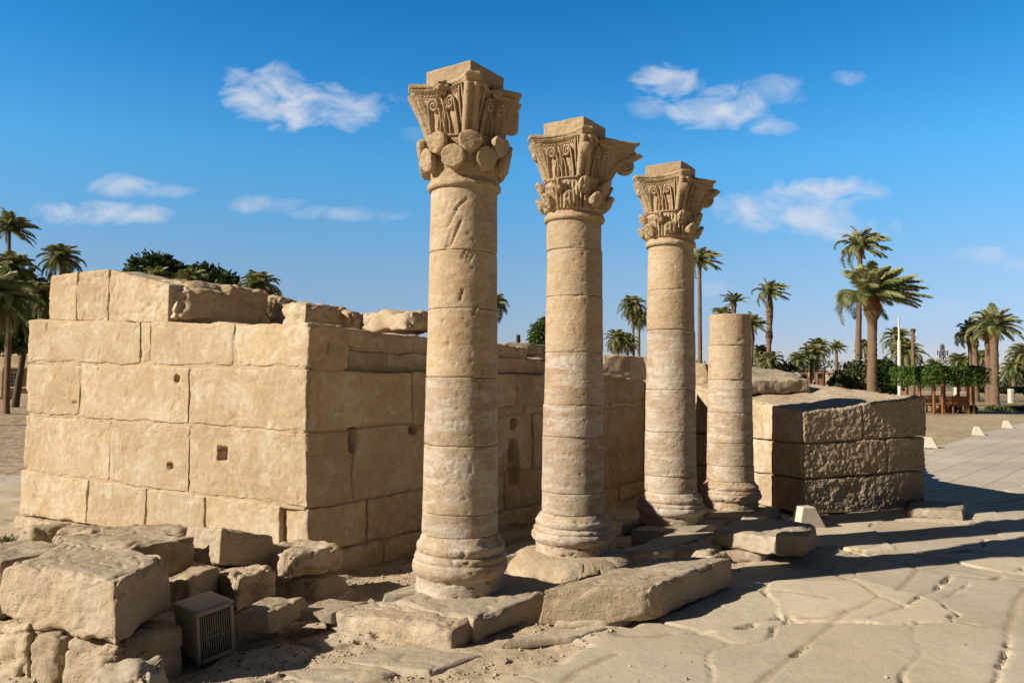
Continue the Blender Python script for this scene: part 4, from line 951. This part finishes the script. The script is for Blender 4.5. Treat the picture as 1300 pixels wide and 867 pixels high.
CROWNS = {'windy': crown_mesh('crown', 1, 54, (.75, -.1), 1.15, ns=26, width=.017, low=-5), 'windy2': crown_mesh('crown', 2, 36, (.5, .1), 1.5, ns=24, width=.026, low=-15), 'windy3': crown_mesh('crown', 8, 36, (.75, .1), 1.7, ns=24, width=.026, low=-15),
          'calm': crown_mesh('crown', 3, 36, (.12, 0), 1.9, ns=22, width=.028), 'calm2': crown_mesh('crown', 4, 32, (.1, 0), 1.5, ns=15, width=.05, low=-20), 'full': crown_mesh('crown', 5, 46, (.08, 0), 2.0, ns=26, width=.024, low=-55),
          'thin': crown_mesh('crown', 6, 18, (.5, 0), 1.4, ns=14, width=.05, low=10)}
GP = 'date palms round the site'
def tube(pts, rads, n=12, noise=.0, seed=0):
    V = []; k = len(pts)
    for (p, r) in zip(pts, rads):
        for i in range(n):
            a = i / n * 2 * PI; V.append((p[0] + math.cos(a) * r, p[1] + math.sin(a) * r, p[2]))
    V = np.array(V)
    if noise: V[:, :2] += np.stack([fbm(V * 3 + seed, 3), fbm(V * 3 + seed + 50, 3)], 1) * noise
    g = np.arange(k * n).reshape(k, n); g2 = np.roll(g, -1, 1); Q = np.stack([g[:-1].ravel(), g2[:-1].ravel(), g2[1:].ravel(), g[1:].ravel()], 1)
    return V, Q
_pi = [0]
def palm(label, xb, xt, yc, Y, wpx, var='calm', tw=5, bulge=None, curve=0.0, name='date_palm', roty=None, sc_z=1.0):
    """xb/xt photo x of trunk foot and crown, yc photo y of the crown centre, Y distance, wpx crown width and tw trunk width in photo pixels"""
    _pi[0] += 1; sd_ = _pi[0]; b = at_y(xb, 480, Y); t = at_y(xt, yc, Y); z0 = gh(b.x, b.y) - .1
    r = empty(name, (b.x, b.y, z0)); tag(r, label, 'palm tree', GP)
    top = Vector((t.x - b.x, 0, t.z - z0)); n = 46; rad = tw / F * Y / 2; pts = []; rads = []
    for i in range(n + 1):
        s = i / n; x = top.x * s + math.sin(s * PI) * curve; rr = rad * (1.12 - .3 * s) * (1 + .07 * (i % 2))
        if s < .04: rr *= 1.15 - s * 3
        if bulge:
            for (ca, wa, amp) in bulge: rr *= 1 + (amp - 1) * math.exp(-((s - ca) / wa) ** 2) 
        pts.append((x, 0, top.z * s)); rads.append(rr)
    V, Q = tube(pts, rads, 14, rad * .15, sd_); mk('trunk', V, Q, BARK, r, local=True)
    if bulge:      # shaggy leaf-boot sleeve under the crown
        pb = []; Fb = []; rd = random.Random(sd_)
        for (ca, wa, amp) in bulge:
            for k in range(260):
                s = min(.99, max(.02, rd.gauss(ca, wa * .6))); i = min(n, int(s * n)); a = rd.uniform(0, 2 * PI); p = pts[i]; rr = rads[i]; u = Vector((math.cos(a), math.sin(a), 0)); tt = Vector((-u.y, u.x, 0)); o = Vector((p[0], 0, top.z * s)); w = rad * .35
                j = len(pb); pb += [o + u * rr * .9 - tt * w, o + u * rr * .9 + tt * w, o + u * rr * rd.uniform(1.12, 1.35) + Vector((0, 0, rad * rd.uniform(.5, 1.3)))]; Fb.append((j, j + 1, j + 2))
        mk('leaf_boots', [tuple(v) for v in pb], Fb, BOOT, r, local=True, smooth=False)
    if wpx:
        c = bpy.data.objects.new('crown', CROWNS[var]); COL.objects.link(c); c.parent = r; c.location = top + Vector((0, 0, -.05)); s = wpx / F * Y / 2 * 1.12; c.scale = (s, s, s * sc_z)
        c.rotation_euler = (0, 0, roty if roty is not None else (sd_ * 1.3 if 'wind' not in var else (sd_ % 5 - 2) * .12))
    return r
B1 = [(.93, .05, 2.0)]; B2 = [(.85, .1, 1.6)]
palm('largest palm on the right, windblown, thick brown bulge under its crown', 1106, 1108, 374, 40, 108, 'windy', 11.5, [(.86, .06, 2.0), (.94, .03, 1.3)], sc_z=.95)
palm('tallest slender palm standing just behind the largest windblown palm', 1088, 1092, 312, 62, 66, 'windy3', 7, [(.96, .02, 1.6)])
palm('left palm of the nearer twin pair with thick brown trunks at far right', 1255, 1254, 416, 58, 46, 'windy2', 8, [(.9, .07, 1.3)], sc_z=1.1)
palm('right palm of the nearer twin pair, thickest trunk at far right', 1262, 1262, 414, 57, 64, 'windy2', 10, [(.88, .08, 1.25)])
palm('left palm of the farther twin pair left of the thick twins', 1232, 1231, 424, 66, 40, 'windy2', 5, [(.86, .05, 1.5)])
palm('right palm of the farther twin pair left of the thick twins', 1239, 1237, 424, 65, 48, 'windy2', 7, [(.85, .06, 1.3)])
palm('palm cut by the right picture edge with a full round crown', 1300, 1300, 448, 90, 46, 'full', 5)
palm('bare crownless palm trunk behind the pergola', 1159, 1159, 418, 62, 0, 'calm', 4.5, [(.97, .02, 1.6)], name='dead_palm')
palm('palm with drooping fronds behind the pale pole, left one', 1138, 1139, 428, 70, 44, 'full', 4)
palm('lower bushy palm filling in behind the pale pole', 1150, 1150, 446, 66, 50, 'full', 5)
palm('small palm low behind the largest palm trunk', 1098, 1098, 438, 100, 28, 'full', 3)
palm('small palm crown peeping over the right end of the pergola', 1217, 1217, 457, 110, 34, 'full', 4)
palm('small dark palm between the two twin pairs', 1247, 1247, 452, 100, 30, 'full', 4)
palm('palm with dark drooping crown right of the thick twin trunks', 1287, 1287, 466, 90, 36, 'full', 5)
palm('low palm crown over the middle of the pergola', 1186, 1186, 462, 115, 26, 'calm', 3)
palm('small palm between the farther twins and the pergola', 1224, 1224, 462, 120, 24, 'calm', 3)
palm('left palm of the close trio seen above the mound', 1017, 1014, 455, 55, 32, 'full', 3.5, curve=-.1)
palm('middle palm of the close trio above the mound, leaning fronds', 1029, 1030, 448, 56, 42, 'full', 4)
palm('tallest and farthest palm of the close trio above the mound', 1037, 1038, 439, 66, 36, 'full', 3)
palm('slim isolated palm with a small dark crown left of the tall pair', 1061, 1062, 441, 74, 24, 'windy2', 4)
palm('leaning palm with a long shaggy brown sleeve beyond the shortest column', 969, 977, 370, 52, 46, 'windy3', 5.5, [(.82, .12, 1.7), (.6, .04, 1.5)], curve=.15)
palm('bluish palm with upright fronds just right of the shortest column', 947, 955, 412, 50, 38, 'windy2', 4.5, [(.82, .07, 1.6)], curve=.1)
palm('palm whose tuft of fronds shows right above the broken top of the shortest column', 930, 932, 382, 50, 34, 'thin', 4.5, [(.95, .05, 1.6)])
palm('low palm crown hidden behind the top of the shortest column', 918, 918, 398, 56, 36, 'calm', 4)
palm('low yellowish palm at the foot of the leaning shaggy palm, left side', 966, 966, 446, 58, 32, 'full', 4)
palm('low dark palm at the foot of the leaning shaggy palm, right side', 979, 979, 456, 52, 38, 'full', 4)
palm('tall thin palm rising right behind the third column', 889, 888, 330, 45, 52, 'windy3', 5.5, [(.97, .02, 1.4)])
palm('tallest palm in the group between the second and third column', 806, 803, 386, 50, 40, 'full', 3.5)
palm('second tallest palm between the second and third column', 812, 811, 402, 52, 34, 'full', 3.5)
palm('low thick palm beside the second column, left of its group', 783, 784, 428, 46, 38, 'full', 6)
palm('low palm between the thick one and the tall one by the second column', 797, 797, 432, 50, 34, 'full', 4)
palm('palm mostly hidden behind the first column', 623, 626, 384, 40, 46, 'full', 5)
palm('highest palm at the left edge, dark curved fronds', 8, 12, 290, 34, 60, 'windy2', 4.5)
palm('palm below the highest one at the left edge', 10, 14, 338, 33, 66, 'full', 6)
palm('large dark palm filling the left edge with drooping fronds', -12, -8, 375, 26, 110, 'full', 12)
palm('round palm crown standing alone just above the top left wall stone', 78, 78, 326, 34, 58, 'full', 5)
palm('palm crown half hidden behind the left end of the top wall stones', 52, 52, 372, 32, 60, 'full', 7)
palm('round palm crown above the smooth hump on the wall top', 329, 329, 360, 40, 58, 'full', 4)
palm('lower small palm right of the round crown above the hump', 345, 346, 374, 42, 30, 'full', 3)
palm('palm fronds in front of the dark tree, left one', 200, 200, 352, 36, 50, 'full', 6)
palm('palm fronds in front of the dark tree, right one', 240, 242, 356, 37, 56, 'full', 6)

def foliage(centres, n, size, seed=0, flat=1.0):
    rr = np.random.RandomState(seed); Vs = []; Cs = []
    tot = sum(c[3] * c[5] for c in centres)
    for (cx, cy, cz, rx, ry, rz) in centres:
        k = int(n * rx * rz / tot); d = rr.normal(size=(k, 3)); d /= np.linalg.norm(d, axis=1)[:, None]; ra = rr.uniform(.35, 1.0, k) ** .5
        p = d * ra[:, None]; ns = fbm(d * 2.4 + seed + cx, 3); p *= (1 + .38 * ns)[:, None]
        keep = fbm(p * 3.3 + seed * 2 + cz, 2) > -.22; p = p[keep]; d = d[keep]; k = len(p)
        ctr = p * (rx, ry, rz) + (cx, cy, cz)
        a = rr.normal(size=(k, 3)); a = a + d * .3; a /= np.linalg.norm(a, axis=1)[:, None]; b = np.cross(a, rr.normal(size=(k, 3))); b /= np.linalg.norm(b, axis=1)[:, None]
        s = size * rr.uniform(.6, 1.3, k)[:, None]
        q = np.stack([ctr - a * s, ctr - b * s * .5, ctr + a * s, ctr + b * s * .5], 1); Vs.append(q.reshape(-1, 3)); t = np.clip(.35 + rr.uniform(-.3, .3, k) + .35 * fbm(ctr * 1.3, 2), 0, 1); Cs.append(np.repeat(t, 4))
    V = np.concatenate(Vs); c = np.zeros((len(V), 3)); c[:, 0] = np.concatenate(Cs); return V, np.arange(len(V)).reshape(-1, 4), c
def tree(label, foot, lobes, n, size, mat, name='leafy_tree', cat='tree', group=None, trunk=True, seed=1):
    """foot (px, Y); lobes in photo pixels (px, py, wpx, hpx, dY)"""
    b = at_y(foot[0], 480, foot[1]); z0 = gh(b.x, b.y) - .1; r = empty(name, (b.x, b.y, z0)); tag(r, label, cat, group); cs = []
    for (px, py, w, h, dy) in lobes:
        c = at_y(px, py, foot[1] + dy); k = foot[1] / F; cs.append((c.x, c.y, c.z, w * k / 2, w * k / 2 * .8, h * k / 2))
    V, Q, c = foliage(cs, n, size, seed); mk('crown' if trunk else 'foliage', V, Q, mat, r, cols=c, smooth=False)
    if trunk:
        top = cs[0]; A = Acc(); h = top[2] - z0
        pts = [(b.x + (top[0] - b.x) * s, b.y, z0 + h * s) for s in np.linspace(0, 1, 12)]; V, Q = tube(pts, [.22 * (1 - .6 * s) * foot[1] / 45 for s in np.linspace(0, 1, 12)], 10, .05); A.add(V, Q)
        for cc in cs[1:]:
            pts = [(b.x + (top[0] - b.x) * .5 * (1 - s) + (cc[0] - b.x) * s, b.y + (cc[1] - b.y) * s, z0 + h * .5 * (1 - s) + (cc[2] - z0) * s) for s in np.linspace(0, 1, 8)]
            V, Q = tube(pts, [.1 * (1 - .6 * s) for s in np.linspace(0, 1, 8)], 8, .03); A.add(V, Q)
        A.mk('trunk', WOODB, r)
    return r
tree('wide dark green tree rising behind the top of the wall', (215, 45), [(190, 345, 60, 46, 0), (225, 352, 50, 40, 1), (262, 352, 58, 36, 0), (290, 362, 30, 30, -1), (205, 335, 40, 26, 1), (240, 372, 120, 50, 1), (170, 360, 40, 40, 0)], 12000, .17, LEAF, seed=3)
tree('dense dark tree mass behind the palms at the left edge', (20, 38), [(40, 385, 70, 80, 0), (15, 380, 60, 90, 2), (60, 390, 40, 60, -1), (-30, 380, 80, 90, 2), (5, 415, 110, 60, -2), (40, 415, 60, 50, -1)], 22000, .15, LEAF, seed=4)
tree('bright green bush like tree just left of the second column', (690, 44), [(688, 424, 34, 34, 0), (694, 412, 22, 22, 0), (682, 432, 24, 24, 0)], 3500, .10, VMID, seed=5)
GB = 'shrubs in the garden behind the block'
for i, (lab, px, Y, lobes, n, mt) in enumerate((
    ('dark shrub above the mound, left of the trio of palms', 1000, 52, [(998, 474, 34, 26, 0), (1008, 480, 30, 26, 0), (988, 478, 24, 20, 0)], 2500, OLIVE),
    ('big olive shrub directly left of the largest palm trunk', 1085, 54, [(1090, 478, 40, 44, 0), (1072, 484, 36, 32, 0), (1060, 490, 24, 22, 0)], 4500, OLIVE),
    ('big dark shrub between the largest palm trunk and the pale pole', 1125, 54, [(1126, 478, 40, 46, 0), (1116, 470, 30, 30, 0), (1138, 482, 26, 34, 0)], 4500, LEAF),
    ('small shrub at the right foot of the pergola', 1212, 44, [(1208, 519, 24, 12, 0), (1198, 521, 16, 9, 0)], 1400, VINE),
    ('little shrub between the pergola and the thick twin palms', 1234, 45, [(1233, 520, 14, 11, 0)], 700, OLIVE),
    ('long low shrub bed at the foot of the thick twin palms', 1275, 46, [(1262, 520, 22, 11, 0), (1278, 521, 26, 12, 0), (1296, 520, 24, 11, 0)], 2600, OLIVE),
    ('clipped hedge strip crossing behind the palm trunks at far right', 1262, 70, [(1240 + 12 * k, 495, 15, 9, 0) for k in range(7)], 3200, LEAF))):
    tree(lab, (px, Y), lobes, n, .10 if Y < 50 else .14, mt, 'garden_shrub', 'shrub', GB, False, seed=20 + i)
# far green belt along the horizon, reads as one mass
cs = []; rd = random.Random(5)
for i in range(150):
    px = -350 + i * 14 + rd.uniform(-8, 8); Y = 230 + rd.uniform(-20, 30); h = rd.uniform(3, 6.5); x = (px - 650) / F * Y; cs.append((x, Y, h * .5, 6.5, 4, h * .62))
V, Q, c = foliage(cs, 60000, .6, 9); tag(mk('far_tree_belt', V, Q, OLIVE, cols=c, smooth=False), 'hazy green belt of trees along the horizon', 'trees', kind='stuff')

# ------------------------------------------------------------------ pergola
PW = plain('orange_brown_timber', (.30, .12, .045), .6, 15, .3, .3)
PY = 42.0; pc = at_y(1192, 480, PY); pz = gh(pc.x, pc.y); PA = R(8)
pg = empty('pergola', (pc.x, pc.y, pz)); pg['x'] = 0; del pg['x']; tag(pg, 'orange timber pergola roofed with green vines in the garden at right', 'pergola'); 
PS = .74
def pgw(x, y):
    x *= PS; y *= PS; return (pc.x + math.cos(PA) * x - math.sin(PA) * y, pc.y + math.sin(PA) * x + math.cos(PA) * y)
for (x, y) in ((-1.5, -1.5), (-.85, -1.5), (1.1, -1.5), (1.5, -1.5), (-1.5, 1.5), (-.5, 1.5), (.6, 1.5), (1.5, 1.5), (-1.5, 0), (1.5, 0)):
    q = pgw(x, y); V, Q, c = blockg(box8((q[0], q[1], pz + 1.0), .055, .055, 1.05, PA), res=.15, r=.01, amp=.002, tone=0); mk('post', V, Q, PW, pg, cols=c)
for (x, y, hx, hy) in ((0, -1.5, 1.3, .05), (0, 1.5, 1.3, .05), (-1.5, 0, .05, 1.05), (1.5, 0, .05, 1.05), (0, 0, .05, 1.05)):
    q = pgw(x, y); V, Q, c = blockg(box8((q[0], q[1], pz + 2.0), hx, hy, .07, PA), res=.3, r=.01, amp=.002, tone=0); mk('beam', V, Q, PW, pg, cols=c)
rr = np.random.RandomState(8); n = 26000; X = rr.uniform(-1.72, 1.72, n); Y = rr.uniform(-1.72, 1.72, n)
top_ = 2.42 + .16 * fbm(np.stack([X * 1.3, Y * 1.3, X * 0], 1), 4); edge = np.maximum(np.abs(X), np.abs(Y)); ph_ = np.arctan2(Y, X)
hang = (edge > 1.36) * (.52 + .35 * fbm(np.stack([np.cos(ph_) * 7, np.sin(ph_) * 7, X * 0], 1), 3)); bot = 2.02 - hang; Z = bot + (top_ - bot) * rr.uniform(size=n)
ctr = np.stack([pc.x + math.cos(PA) * X - math.sin(PA) * Y, pc.y + math.sin(PA) * X + math.cos(PA) * Y, pz + Z], 1)
kp = fbm(ctr * 2.6, 3) > -.32; ctr = ctr[kp]; n = len(ctr); aa = rr.normal(size=(n, 3)); aa /= np.linalg.norm(aa, axis=1)[:, None]; bb = np.cross(aa, rr.normal(size=(n, 3))); bb /= np.linalg.norm(bb, axis=1)[:, None]; sz_ = .065 * rr.uniform(.6, 1.3, n)[:, None]
V = np.stack([ctr - aa * sz_, ctr - bb * sz_ * .5, ctr + aa * sz_, ctr + bb * sz_ * .5], 1).reshape(-1, 3); c = np.zeros((len(V), 3)); c[:, 0] = np.repeat(np.clip(.4 + rr.uniform(-.3, .3, n) + .4 * fbm(ctr * 1.7, 2), 0, 1), 4)
mk('vine_canopy', V, np.arange(len(V)).reshape(-1, 4), VINE, pg, cols=c, smooth=False)
def bench(lab, x, y, ang, ln):
    q = pgw(x, y); b = empty('garden_bench', (q[0], q[1], pz)); tag(b, lab, 'bench', 'timber benches in the pergola')
    ca, sa = math.cos(PA + ang), math.sin(PA + ang); W2 = lambda u, v, z: (q[0] + ca * u - sa * v, q[1] + sa * u + ca * v, pz + z)
    A = Acc()
    for k in range(4): A.add(*blockg(box8(W2(0, -.17 + k * .11, .42), ln / 2, .045, .02, PA + ang), res=.3, r=.004, amp=0, tone=0))
    A.mk('seat', PW, b); A = Acc()
    for k in range(4): A.add(*blockg(box8(W2(0, -.24, .52 + k * .11), ln / 2, .018, .045, PA + ang), res=.3, r=.004, amp=0, tone=0))
    A.mk('backrest', PW, b)
    for u in (-ln / 2 + .06, 0, ln / 2 - .06):
        for v in (-.2, .16): V, Q, c = blockg(box8(W2(u, v, .2), .035, .035, .2, PA + ang), res=.2, r=.004, amp=0, tone=0); mk('leg', V, Q, PW, b)
bench('timber bench with its slatted back to the camera at the pergola front', -.0, -1.15, 0, 1.6)
bench('timber bench along the rear side of the pergola', 0, 1.1, PI, 1.7)
bench('timber bench along the right side inside the pergola', 1.2, 0, PI / 2, 1.1)
# pale pole
WHT = plain('pale_concrete', (.62, .58, .50), .8, 6, .1, .2); p = at_y(1142, 480, 44); z0 = gh(p.x, p.y)
V, Q = tube([(p.x, p.y, z0 - .1), (p.x, p.y, z_at(1142, 432, 44)), (p.x, p.y, z_at(1142, 431, 44)), (p.x, p.y, z_at(1142, 404, 44))], [.11, .095, .055, .05], 12)
pr = empty('lamp_pole', (p.x, p.y, z0)); tag(pr, 'plain pale pole with a thinner upper half beside the pergola', 'pole'); mk('pole', V, Q, WHT, pr)
V, Q = tube([(p.x, p.y, z0 - .05), (p.x, p.y, z0 + .4), (p.x, p.y, z0 + .42)], [.2, .18, .05], 12); mk('foot', V, Q, WHT, pr)
# lattice mast
p = at_y(1197, 480, 150); z0 = -.3; zt = z_at(1197, 437, 150); mr = empty('power_pylon', (p.x, p.y, z0)); tag(mr, 'grey lattice power mast with crossarms on the skyline over the pergola', 'pylon')
STL = plain('weathered_steel', (.16, .14, .13), .6, 5, .2)
def bar(A, a, b, w=.05):
    a, b = Vector(a), Vector(b); d = (b - a).normalized(); s = d.cross(Vector((0, 0, 1))) if abs(d.z) < .95 else d.cross(Vector((1, 0, 0))); s = s.normalized() * w; u = d.cross(s).normalized() * w
    V = [tuple(q + m * s + n * u) for q in (a, b) for (m, n) in ((-1, -1), (1, -1), (1, 1), (-1, 1))]; A.add(np.array(V), np.array([(0, 1, 5, 4), (1, 2, 6, 5), (2, 3, 7, 6), (3, 0, 4, 7), (0, 3, 2, 1), (4, 5, 6, 7)]))
A = Acc(); n = 9
for i in range(n):
    a0, a1 = i / n, (i + 1) / n; w0_, w1_ = .75 * (1 - a0) + .15, .75 * (1 - a1) + .15; za, zb_ = z0 + (zt - z0) * a0, z0 + (zt - z0) * a1
    for (sx_, sy_) in ((-1, -1), (1, -1), (1, 1), (-1, 1)):
        bar(A, (p.x + sx_ * w0_, p.y + sy_ * w0_, za), (p.x + sx_ * w1_, p.y + sy_ * w1_, zb_), .07); bar(A, (p.x + sx_ * w0_, p.y + sy_ * w0_, za), (p.x - sx_ * w1_ if sx_ == sy_ else p.x + sx_ * w1_, p.y + sy_ * w1_ if sx_ == sy_ else p.y - sy_ * w1_, zb_), .045)
A.mk('lattice_mast', STL, mr, smooth=False)
for zz, wd in ((z_at(1197, 450, 150), 1.0), (z_at(1197, 447, 150), 1.0), (z_at(1197, 441, 150), .35)):
    A = Acc(); bar(A, (p.x - wd, p.y, zz), (p.x + wd, p.y, zz), .08)
    for sg in (-1, 1): bar(A, (p.x + sg * wd * .95, p.y, zz), (p.x + sg * wd * .95, p.y, zz + .35), .07)
    A.mk('crossarm', STL, mr, smooth=False)
# houses
BRK = plain('red_brick', (.36, .17, .12), .9, 3, .25, .3); TANW = plain('tan_plaster', (.46, .36, .26), .9, 2, .15, .3); GLS = plain('dark_window', (.03, .03, .035), .3, 3, .1)
def house(lab, x0, x1, y0, Y, mat, dp, wins, name='village_house', group='village houses on the horizon'):
    a = at_y(x0, y0, Y); b = at_y(x1, y0, Y); zb_ = -.3; r = empty(name, ((a.x + b.x) / 2, Y, zb_)); tag(r, lab, 'house', group); cx = (a.x + b.x) / 2; hx = (b.x - a.x) / 2
    V, Q, c = blockg(box8((cx, Y + dp / 2, (a.z + zb_) / 2), hx, dp / 2, (a.z - zb_) / 2), res=.8, r=.03, amp=.01, tone=0); mk('wall', V, Q, mat, r, cols=c)
    V, Q, c = blockg(box8((cx, Y + dp / 2, a.z + .08), hx + .12, dp / 2 + .12, .09), res=.8, r=.02, amp=.01, tone=0); mk('roof', V, Q, TANW, r, cols=c)
    for (u, v, w, h) in wins:
        q = Vector((a.x + (b.x - a.x) * u, Y, zb_ + (a.z - zb_) * v)); V, Q, c = blockg(box8((q.x, Y - .03, q.z), w + .12, .06, h + .12), res=1, r=.01, amp=0, tone=0); f = mk('window', V, Q, TANW, r)
        V, Q, c = blockg(box8((q.x, Y - .10, q.z), w, .02, h), res=1, r=.005, amp=0, tone=0); mk('pane', V, Q, GLS, f)
house('red brick house with a pale band behind the trio of palms', 1021, 1048, 470, 150, BRK, 8, [(.3, .75, .3, .4), (.7, .75, .3, .4), (.5, .3, .35, .4)])
house('low tan house right of the brick one', 1048, 1062, 474, 165, TANW, 7, [(.5, .6, .4, .4)])
house('flat tan house beyond the slim isolated palm', 1062, 1086, 477, 175, TANW, 8, [(.25, .5, .4, .4), (.7, .5, .4, .4)])
house('small raised hut on the village skyline', 1064, 1073, 471, 190, BRK, 6, [(.5, .8, .4, .3)])
house('pale house low behind the left palms of the right garden', 955, 1000, 478, 170, TANW, 8, [(.3, .5, .4, .4), (.7, .5, .4, .4)])
# low boundary wall far right and its stub posts
a = at_y(1180, 480, 84); V, Q, c = blockg(box8((a.x + 16, 84, .1), 20, .15, .32), res=.6, r=.03, amp=.02, tone=0); tag(mk('boundary_wall', V, Q, TANW, cols=c), 'long low tan boundary wall behind the garden palms', 'wall')
for lab, px, Y in (('short pale post left of the largest palm trunk', 1081, 60), ('short pale post right of the thick twin palms', 1283, 62), ('pale post between the pergola and the farther twins', 1214, 70)):
    p = at_y(px, 480, Y); z0 = gh(p.x, p.y); V, Q, c = blockg(box8((p.x, Y, z0 + .5), .18, .18, .6), res=.2, r=.03, amp=.01, tone=0); tag(mk('stone_post', V, Q, CONC, cols=c), lab, 'post', 'short pale posts in the garden')
# building at the far left
LBY = 46.0; a = at_y(-140, 447, LBY); b = at_y(60, 447, LBY); zb_ = gh(a.x + 4, LBY) - .3
lb = empty('stone_building', ((a.x + b.x) / 2, LBY, zb_)); tag(lb, 'low tan building with one barred window at the left edge behind the wall', 'building')
cx = (a.x + b.x) / 2; hx = (b.x - a.x) / 2; V, Q, c = blockg(box8((cx, LBY + 2, (a.z + zb_) / 2), hx, 2, (a.z - zb_) / 2), res=.3, r=.03, amp=.02, tone=0); mk('wall', V, Q, WALL, lb, cols=c)
zc = z_at(15, 466, LBY); V, Q, c = blockg(box8((cx, LBY - .06, zc), hx + .1, .12, .09), res=.4, r=.02, amp=.01, tone=0); mk('cornice', V, Q, WALL, lb, cols=c)
zc = z_at(15, 492, LBY); V, Q, c = blockg(box8((cx, LBY - .06, zc), hx + .1, .12, .05), res=.4, r=.02, amp=.01, tone=0); mk('sill_band', V, Q, WALL, lb, cols=c)
q = at_y(4, 480, LBY); V, Q, c = blockg(box8((q.x, LBY - .1, q.z - .3), .16, .14, .9), res=.3, r=.02, amp=.01, tone=0); mk('pilaster', V, Q, WALL, lb, cols=c)
q = at_y(19, 480, LBY); V, Q, c = blockg(box8((q.x, LBY - .02, q.z), .42, .06, .44), res=.3, r=.01, amp=0, tone=0); wf = mk('window', V, Q, DARKM, lb)
A = Acc()
for k in range(5): bar(A, (q.x - .32 + k * .16, LBY - .12, q.z - .42), (q.x - .32 + k * .16, LBY - .12, q.z + .42), .014)
for k in range(4): bar(A, (q.x - .42, LBY - .12, q.z - .3 + k * .2), (q.x + .42, LBY - .12, q.z - .3 + k * .2), .014)
A.mk('grille', STL, wf, smooth=False)
a2 = at_y(-140, 412, LBY + 5); b2 = at_y(60, 412, LBY + 5); V, Q, c = blockg(box8(((a2.x + b2.x) / 2, LBY + 6, (a2.z + a.z) / 2), (b2.x - a2.x) / 2, 1.5, (a2.z - a.z) / 2 + .2), res=.4, r=.1, amp=.05, tone=-.2); mk('upper_storey', V, Q, plain('dark_brown_brick', (.10, .07, .055), .95, 3, .3, .5), lb, cols=c)

# ------------------------------------------------------------------ gravel and weeds
rr = np.random.RandomState(3); ico = np.array([(0, 0, 1), (.9, 0, .3), (.28, .85, .4), (-.7, .5, .35), (-.75, -.5, .3), (.28, -.85, .4), (.7, .5, -.4), (-.28, .85, -.4), (-.9, 0, -.4), (-.28, -.85, -.4), (.7, -.5, -.4), (0, 0, -.8)]) 
icf = [(0, 1, 2), (0, 2, 3), (0, 3, 4), (0, 4, 5), (0, 5, 1), (1, 6, 2), (2, 7, 3), (3, 8, 4), (4, 9, 5), (5, 10, 1), (6, 7, 2), (7, 8, 3), (8, 9, 4), (9, 10, 5), (10, 6, 1), (11, 7, 6), (11, 8, 7), (11, 9, 8), (11, 10, 9), (11, 6, 10)]
X = rr.uniform(-3.2, 3.5, 26000); Y = rr.uniform(3.6, 8.5, 26000); e = earth_mask(X, Y); keep = (e > .5) | (rr.uniform(size=len(X)) < .02); keep &= (fbm(np.stack([X, Y, X * 0], 1) * 2.2, 3) + rr.normal(size=len(X)) * .2 > -.05)
X, Y = X[keep], Y[keep]; H = gheight(X, Y)[0]; n = len(X); s = np.clip(rr.lognormal(-5.15, .5, n), .002, .03)
V = ico[None] * s[:, None, None] * rr.uniform(.7, 1.2, (n, 12, 1)) * np.array([1, 1, .7]); V += np.stack([X, Y, H + s * .3], 1)[:, None]
Fc = (np.array(icf)[None] + (np.arange(n) * 12)[:, None, None]).reshape(-1, 3); c = np.zeros((n * 12, 3)); c[:, 0] = np.repeat(rr.uniform(-.35, .2, n), 12)
tag(mk('gravel', V.reshape(-1, 3), Fc, GREY, cols=c, smooth=False), 'loose gravel and grit strewn over the sandy ground', 'gravel', kind='stuff')
def weed(lab, px, py, z, n, hgt, seed):
    p = on_z(px, py, z); rd = random.Random(seed); V = []; Fc = []; C = []
    for i in range(n):
        a = rd.uniform(0, 2 * PI); l = hgt * rd.uniform(.5, 1); o = Vector((p.x + rd.gauss(0, hgt * .3), p.y + rd.gauss(0, hgt * .3), p.z - .01)); d = Vector((math.cos(a) * .6, math.sin(a) * .6, 1)).normalized(); s = Vector((-math.sin(a), math.cos(a), 0)) * l * .12
        j = len(V); V += [o - s * .3, o + d * l * .5 + s, o + d * l, o + d * l * .5 - s]; Fc.append((j, j + 1, j + 2, j + 3)); C += [rd.random()] * 4
    cc = np.zeros((len(V), 3)); cc[:, 0] = C; tag(mk('weed', [tuple(v) for v in V], Fc, OLIVE, cols=cc, smooth=False), lab, 'weed', 'small weeds between the stones')
weed('tiny weed at the front foot of the low slab with the dark broken end', 475, 806, -.14, 40, .06, 1)
weed('small weed tuft at the left edge by the small round rock', 10, 692, -.2, 120, .14, 2)
weed('dry weed growing on the broad supporting block near the metal box', 152, 824, .0, 60, .07, 3)
weed('tiny weed against the biggest paving block, left corner', 694, 772, -.13, 40, .05, 4)
p = at_y(658, 431, 26); V, Q = tube([(p.x, p.y, gh(p.x, p.y) - .1), (p.x, p.y, p.z), (p.x, p.y, z_at(658, 425, 26))], [.07, .07, .065], 10); tag(mk('iron_post', V, Q, DARKM), 'thin dark post whose top shows over the wall between the first two columns', 'post')
